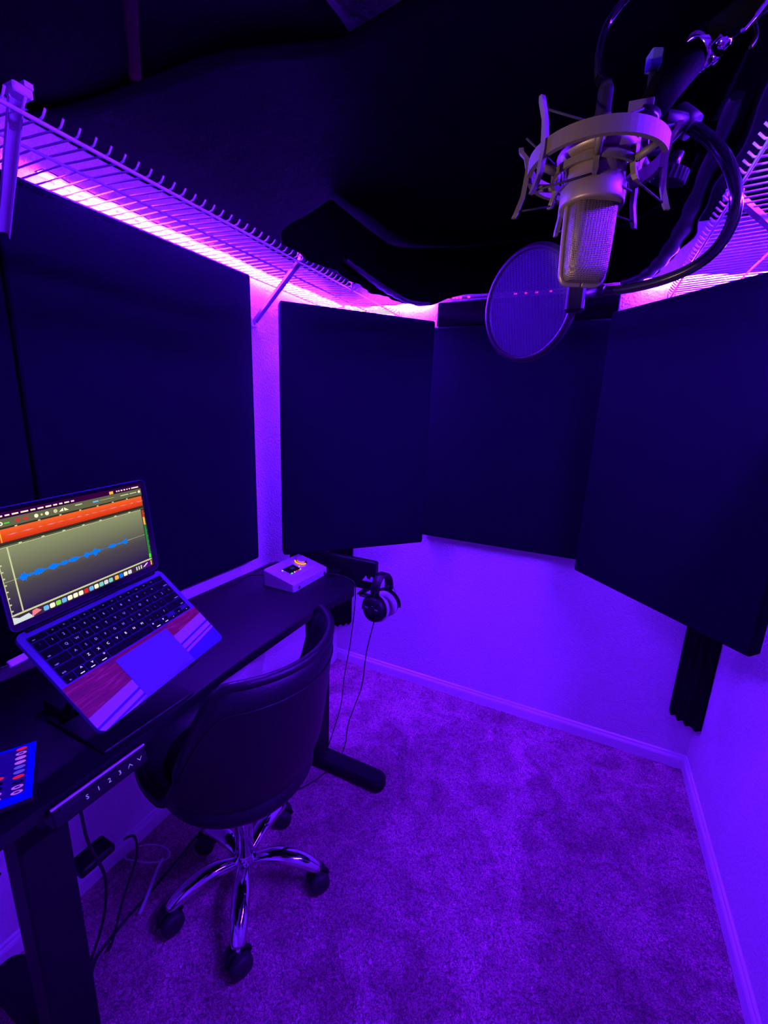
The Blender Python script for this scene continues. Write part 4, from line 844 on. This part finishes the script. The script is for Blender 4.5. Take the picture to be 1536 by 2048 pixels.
for a in (275, 335, 80, 160): clip(math.radians(a), 0.036, 0.0015, -0.026, 0.014, 0.0028)
for a in (275, 335, 80, 160, 210):
    c = Vector((math.cos(math.radians(a)), math.sin(math.radians(a)), 0)); MB().tube([c*0.036+Vector((0, 0, -0.009)), c*0.056+Vector((0, 0, -0.003))], 0.0035, 6).build('spoke', 'mount_metal', sm)
inn = [275, 335, 80, 160, 218]; outr = [190, 228, 15, 52, 120]
for zz in (-0.024, -0.001 + 0.012):
    m = MB(); zo = -0.034 if zz < 0 else 0.028
    loop = []
    for k in range(0, 360, 15): loop.append(Vector((0.0315*math.cos(math.radians(k)), 0.0315*math.sin(math.radians(k)), zz)))
    m.tube(loop, 0.0009, 6, cyc=True)
    for i, o in ((275, 228), (275, 335), (160, 190), (80, 120), (80, 52), (335, 15)):
        pi_ = Vector((math.cos(math.radians(i)), math.sin(math.radians(i)), 0))*0.038; po = Vector((math.cos(math.radians(o)), math.sin(math.radians(o)), 0))*(0.064 if o in outr else 0.038)
        m.tube([pi_+Vector((0, 0, zz)), po+Vector((0, 0, zo))], 0.0009, 6)
    m.build('elastic_cord', 'elastic', sm)
# bracket from the ring to the boom
br = at(1272, 262, 0.43)-RC; bz = at(1296, 236, 0.425)-RC
m = MB(); m.prism([(-0.010, -0.010), (0.012, -0.008), (0.014, 0.012), (-0.008, 0.012)], -0.014, 0.022, T=Matrix.Translation(br)); m.tube([br+Vector((0, 0, -0.012)), br+Vector((0.018, -0.004, -0.045))], 0.0055, 6); m.build('bracket', 'mount_metal', sm)
m = MB(); m.tube([br+Vector((0.006, 0, 0.005)), bz+Vector((0, 0, 0.004))], 0.012, 12); m.build('swivel', 'dark_metal', sm)
# ribbed wheel
wh = at(1338, 352, 0.43)-RC; axw = Vector((0.25, -0.15, 1)).normalized()
m = MB(); q_ = Vector((0, 0, 1)).rotation_difference(axw); n = 44; rs = []
for z, kk in ((-0.006, 0.94), (-0.005, 1), (0.005, 1), (0.006, 0.94)): rs.append([wh+q_ @ Vector((0.017*kk*(1 if k % 2 else 0.94)*math.cos(2*math.pi*k/n), 0.017*kk*(1 if k % 2 else 0.94)*math.sin(2*math.pi*k/n), z)) for k in range(n)])
m.loft(rs); m.tube([wh, wh-axw*(-0.02)], 0.005, 8); m.build('thumb_wheel', 'dark_metal', sm)
m = MB(); a = at(1262, 315, 0.425)-RC; b = at(1362, 268, 0.425)-RC; c = at(1326, 305, 0.425)-RC; nrm = (b-a).cross(c-a).normalized()*0.003
m.add([a-nrm, b-nrm, c-nrm, a+nrm, b+nrm, c+nrm], [(0, 1, 2), (3, 5, 4), (0, 3, 4, 1), (1, 4, 5, 2), (2, 5, 3, 0)]); m.build('wing_plate', 'dark_metal', sm)
# mic cable going up
t = thing('microphone_cable', 'glossy black cable rising from the top of the microphone', 'cable', tuple(MC+Vector((0, 0, 0.160))))
o = MC+Vector((0, 0, 0.160))
m = MB(); m.lathe([(0.0045, -0.006), (0.0048, 0.0), (0.0046, 0.030), (0.0040, 0.045), (0.0036, 0.055)], (0, 0, 0), (at(1193, 150, 0.43)-o), 18); m.build('plug', 'black_gloss', t)
m = MB(); m.tube([p-o for p in spline([o+(at(1193, 150, 0.43)-o)*0.4, at(1196, 160, 0.43), at(1197, 110, 0.43), at(1212, 55, 0.43), at(1245, 5, 0.42), at(1300, -50, 0.40)], 8)], 0.0036, 10); m.build('cord', 'black_gloss', t)
# boom arm
t = thing('boom_arm', 'black microphone boom arm entering from the upper right corner', 'boom arm', tuple(at(1296, 236, 0.43)))
o = at(1296, 236, 0.43)
m = MB(); m.tube([at(1290, 240, 0.43)-o, at(1330, 175, 0.43)-o, at(1385, 115, 0.42)-o], [0.013, 0.017, 0.015], 16); m.build('lower_tube', 'boom_black', t)
m = MB(); m.tube([at(1400, 92, 0.42)-o, at(1480, 30, 0.39)-o, at(1600, -70, 0.35)-o], 0.0125, 16); m.build('upper_tube', 'boom_black', t)
m = MB(); m.tube([p-o for p in spline([at(1484, 62, 0.375), at(1510, 32, 0.37), at(1545, -12, 0.36)], 5)], 0.0018, 8); m.build('cable_guide', 'chrome', t)
m = MB(); ax_ = (at(1425, 75, 0.415)-at(1385, 112, 0.42)).normalized(); m.lathe([(0.013, -0.004), (0.017, -0.002), (0.0175, 0.010), (0.0150, 0.013)], at(1395, 104, 0.42)-o, ax_, 28); m.build('chrome_collar', 'chrome', t)
m = MB(); m.lathe([(0.006, 0), (0.007, 0.010), (0.004, 0.013)], at(1432, 98, 0.40)-o, (-cw+cr*0.2), 16); m.lathe([(0.004, 0), (0.005, 0.008)], at(1424, 122, 0.40)-o, -cw, 12); m.build('lock_screw', 'chrome', t)
m = MB(); kb_ = at(1311, 117, 0.43)-o; m.box((-0.0055, -0.004, -0.0075), (0.0055, 0.010, 0.0075), T=Matrix.Translation(kb_) @ Matrix.Rotation(0.4, 4, 'Z'), bev=0.001); m.build('lever_end', 'alu', t)
m = MB(); m.tube([kb_+Vector((0, 0.008, 0)), at(1300, 200, 0.44)-o], 0.0045, 8); m.build('lever', 'black_plastic', t)
m = MB(); m.tube([p-o for p in spline([at(1500, 95, 0.40), at(1514, 70, 0.40), at(1508, 40, 0.40)], 5)], 0.0016, 6); m.build('spring_wire', 'dark_metal', t)
# gooseneck
gp = [at(1372, 246, 0.47), at(1420, 280, 0.46), at(1455, 325, 0.45), at(1472, 385, 0.45), at(1466, 440, 0.455), at(1435, 495, 0.47), at(1385, 535, 0.49), at(1320, 562, 0.515), at(1250, 578, 0.54), at(1190, 583, 0.56)]
pf = thing('pop_filter', 'round black mesh pop filter on a curved gooseneck beside the microphone', 'pop filter', tuple(at(1055, 610, 0.585)))
o = at(1055, 610, 0.585)
P = spline(gp, 10); m = MB(); rr = [0.0068-0.0012*(i/len(P)) for i in range(len(P))]; m.tube([p-o for p in P], rr, 14); m.build('gooseneck', 'black_gloss', pf)
m = MB(); d = (gp[-1]-gp[-2]).normalized(); m.lathe([(0.0058, -0.012), (0.0078, -0.010), (0.0078, 0.004), (0.005, 0.006)], gp[-1]-o, d, 16); m.build('ferrule', 'dark_metal', pf)
m = MB(); m.lathe([(0.012, -0.01), (0.013, 0.0), (0.013, 0.014), (0.010, 0.018)], gp[0]-o, (gp[0]-gp[1]).normalized(), 16); m.tube([gp[0]-o, at(1320, 238, 0.45)-o], 0.009, 10); m.build('clamp', 'black_plastic', pf)
view = (CAM-o).normalized(); side = Vector((0, 0, 1)).cross(view).normalized()
nrm = (view*math.cos(math.radians(37))-side*math.sin(math.radians(37))); nrm.z *= 0.35; nrm.normalize()
q_ = Vector((0, 0, 1)).rotation_difference(nrm); RF = 0.0700
def tor(r, rt, z=0): 
    m = MB(); m.tube([q_ @ Vector((r*math.cos(2*math.pi*k/56), r*math.sin(2*math.pi*k/56), z)) for k in range(56)], rt, 10, cyc=True, flat=1.3); return m
tor(RF, 0.0040).build('hoop', 'hoop_plastic', pf)
for z in (-0.0030, 0.0030):
    m = MB(); m.poly([(q_ @ Vector((RF*math.cos(2*math.pi*k/56), RF*math.sin(2*math.pi*k/56), z))) for k in range(56)]); m.build('mesh_screen', 'pop_nylon', pf)
edge_pt = q_ @ Vector((RF, 0, 0)); best = max(([q_ @ Vector((RF*math.cos(a), RF*math.sin(a), 0)) for a in np.linspace(0, 6.28, 72)]), key=lambda p: p.dot(cr))
m = MB(); m.box((-0.010, -0.008, -0.018), (0.012, 0.008, 0.014), T=Matrix.Translation(best), bev=0.003); m.tube([best, gp[-1]-o], 0.0065, 10); m.build('hoop_clamp', 'black_plastic', pf)
# faint lettering on the blanket at the right
t = at(1437, 266, 0.80)
m = MB(); X = (cr*0.93+cu*0.30).normalized(); Zv = (-cw); Y = Zv.cross(X).normalized(); X = Y.cross(Zv).normalized()
pl = thing('fabric_label', 'black fabric label with faint letters near the right shelf', 'label', tuple(t))
TM = Matrix(((X.x, Y.x, Zv.x, 0), (X.y, Y.y, Zv.y, 0), (X.z, Y.z, Zv.z, 0), (0, 0, 0, 1)))
MB().box((-0.045, -0.024, -0.004), (0.045, 0.024, 0.0), T=TM).build('patch', 'blanket', pl)
m = MB(); glyphs(m, 'ator', 0.032, TM @ Matrix.Translation((0, 0, 0.0006))); m.build('lettering', 'grey_print', pl)
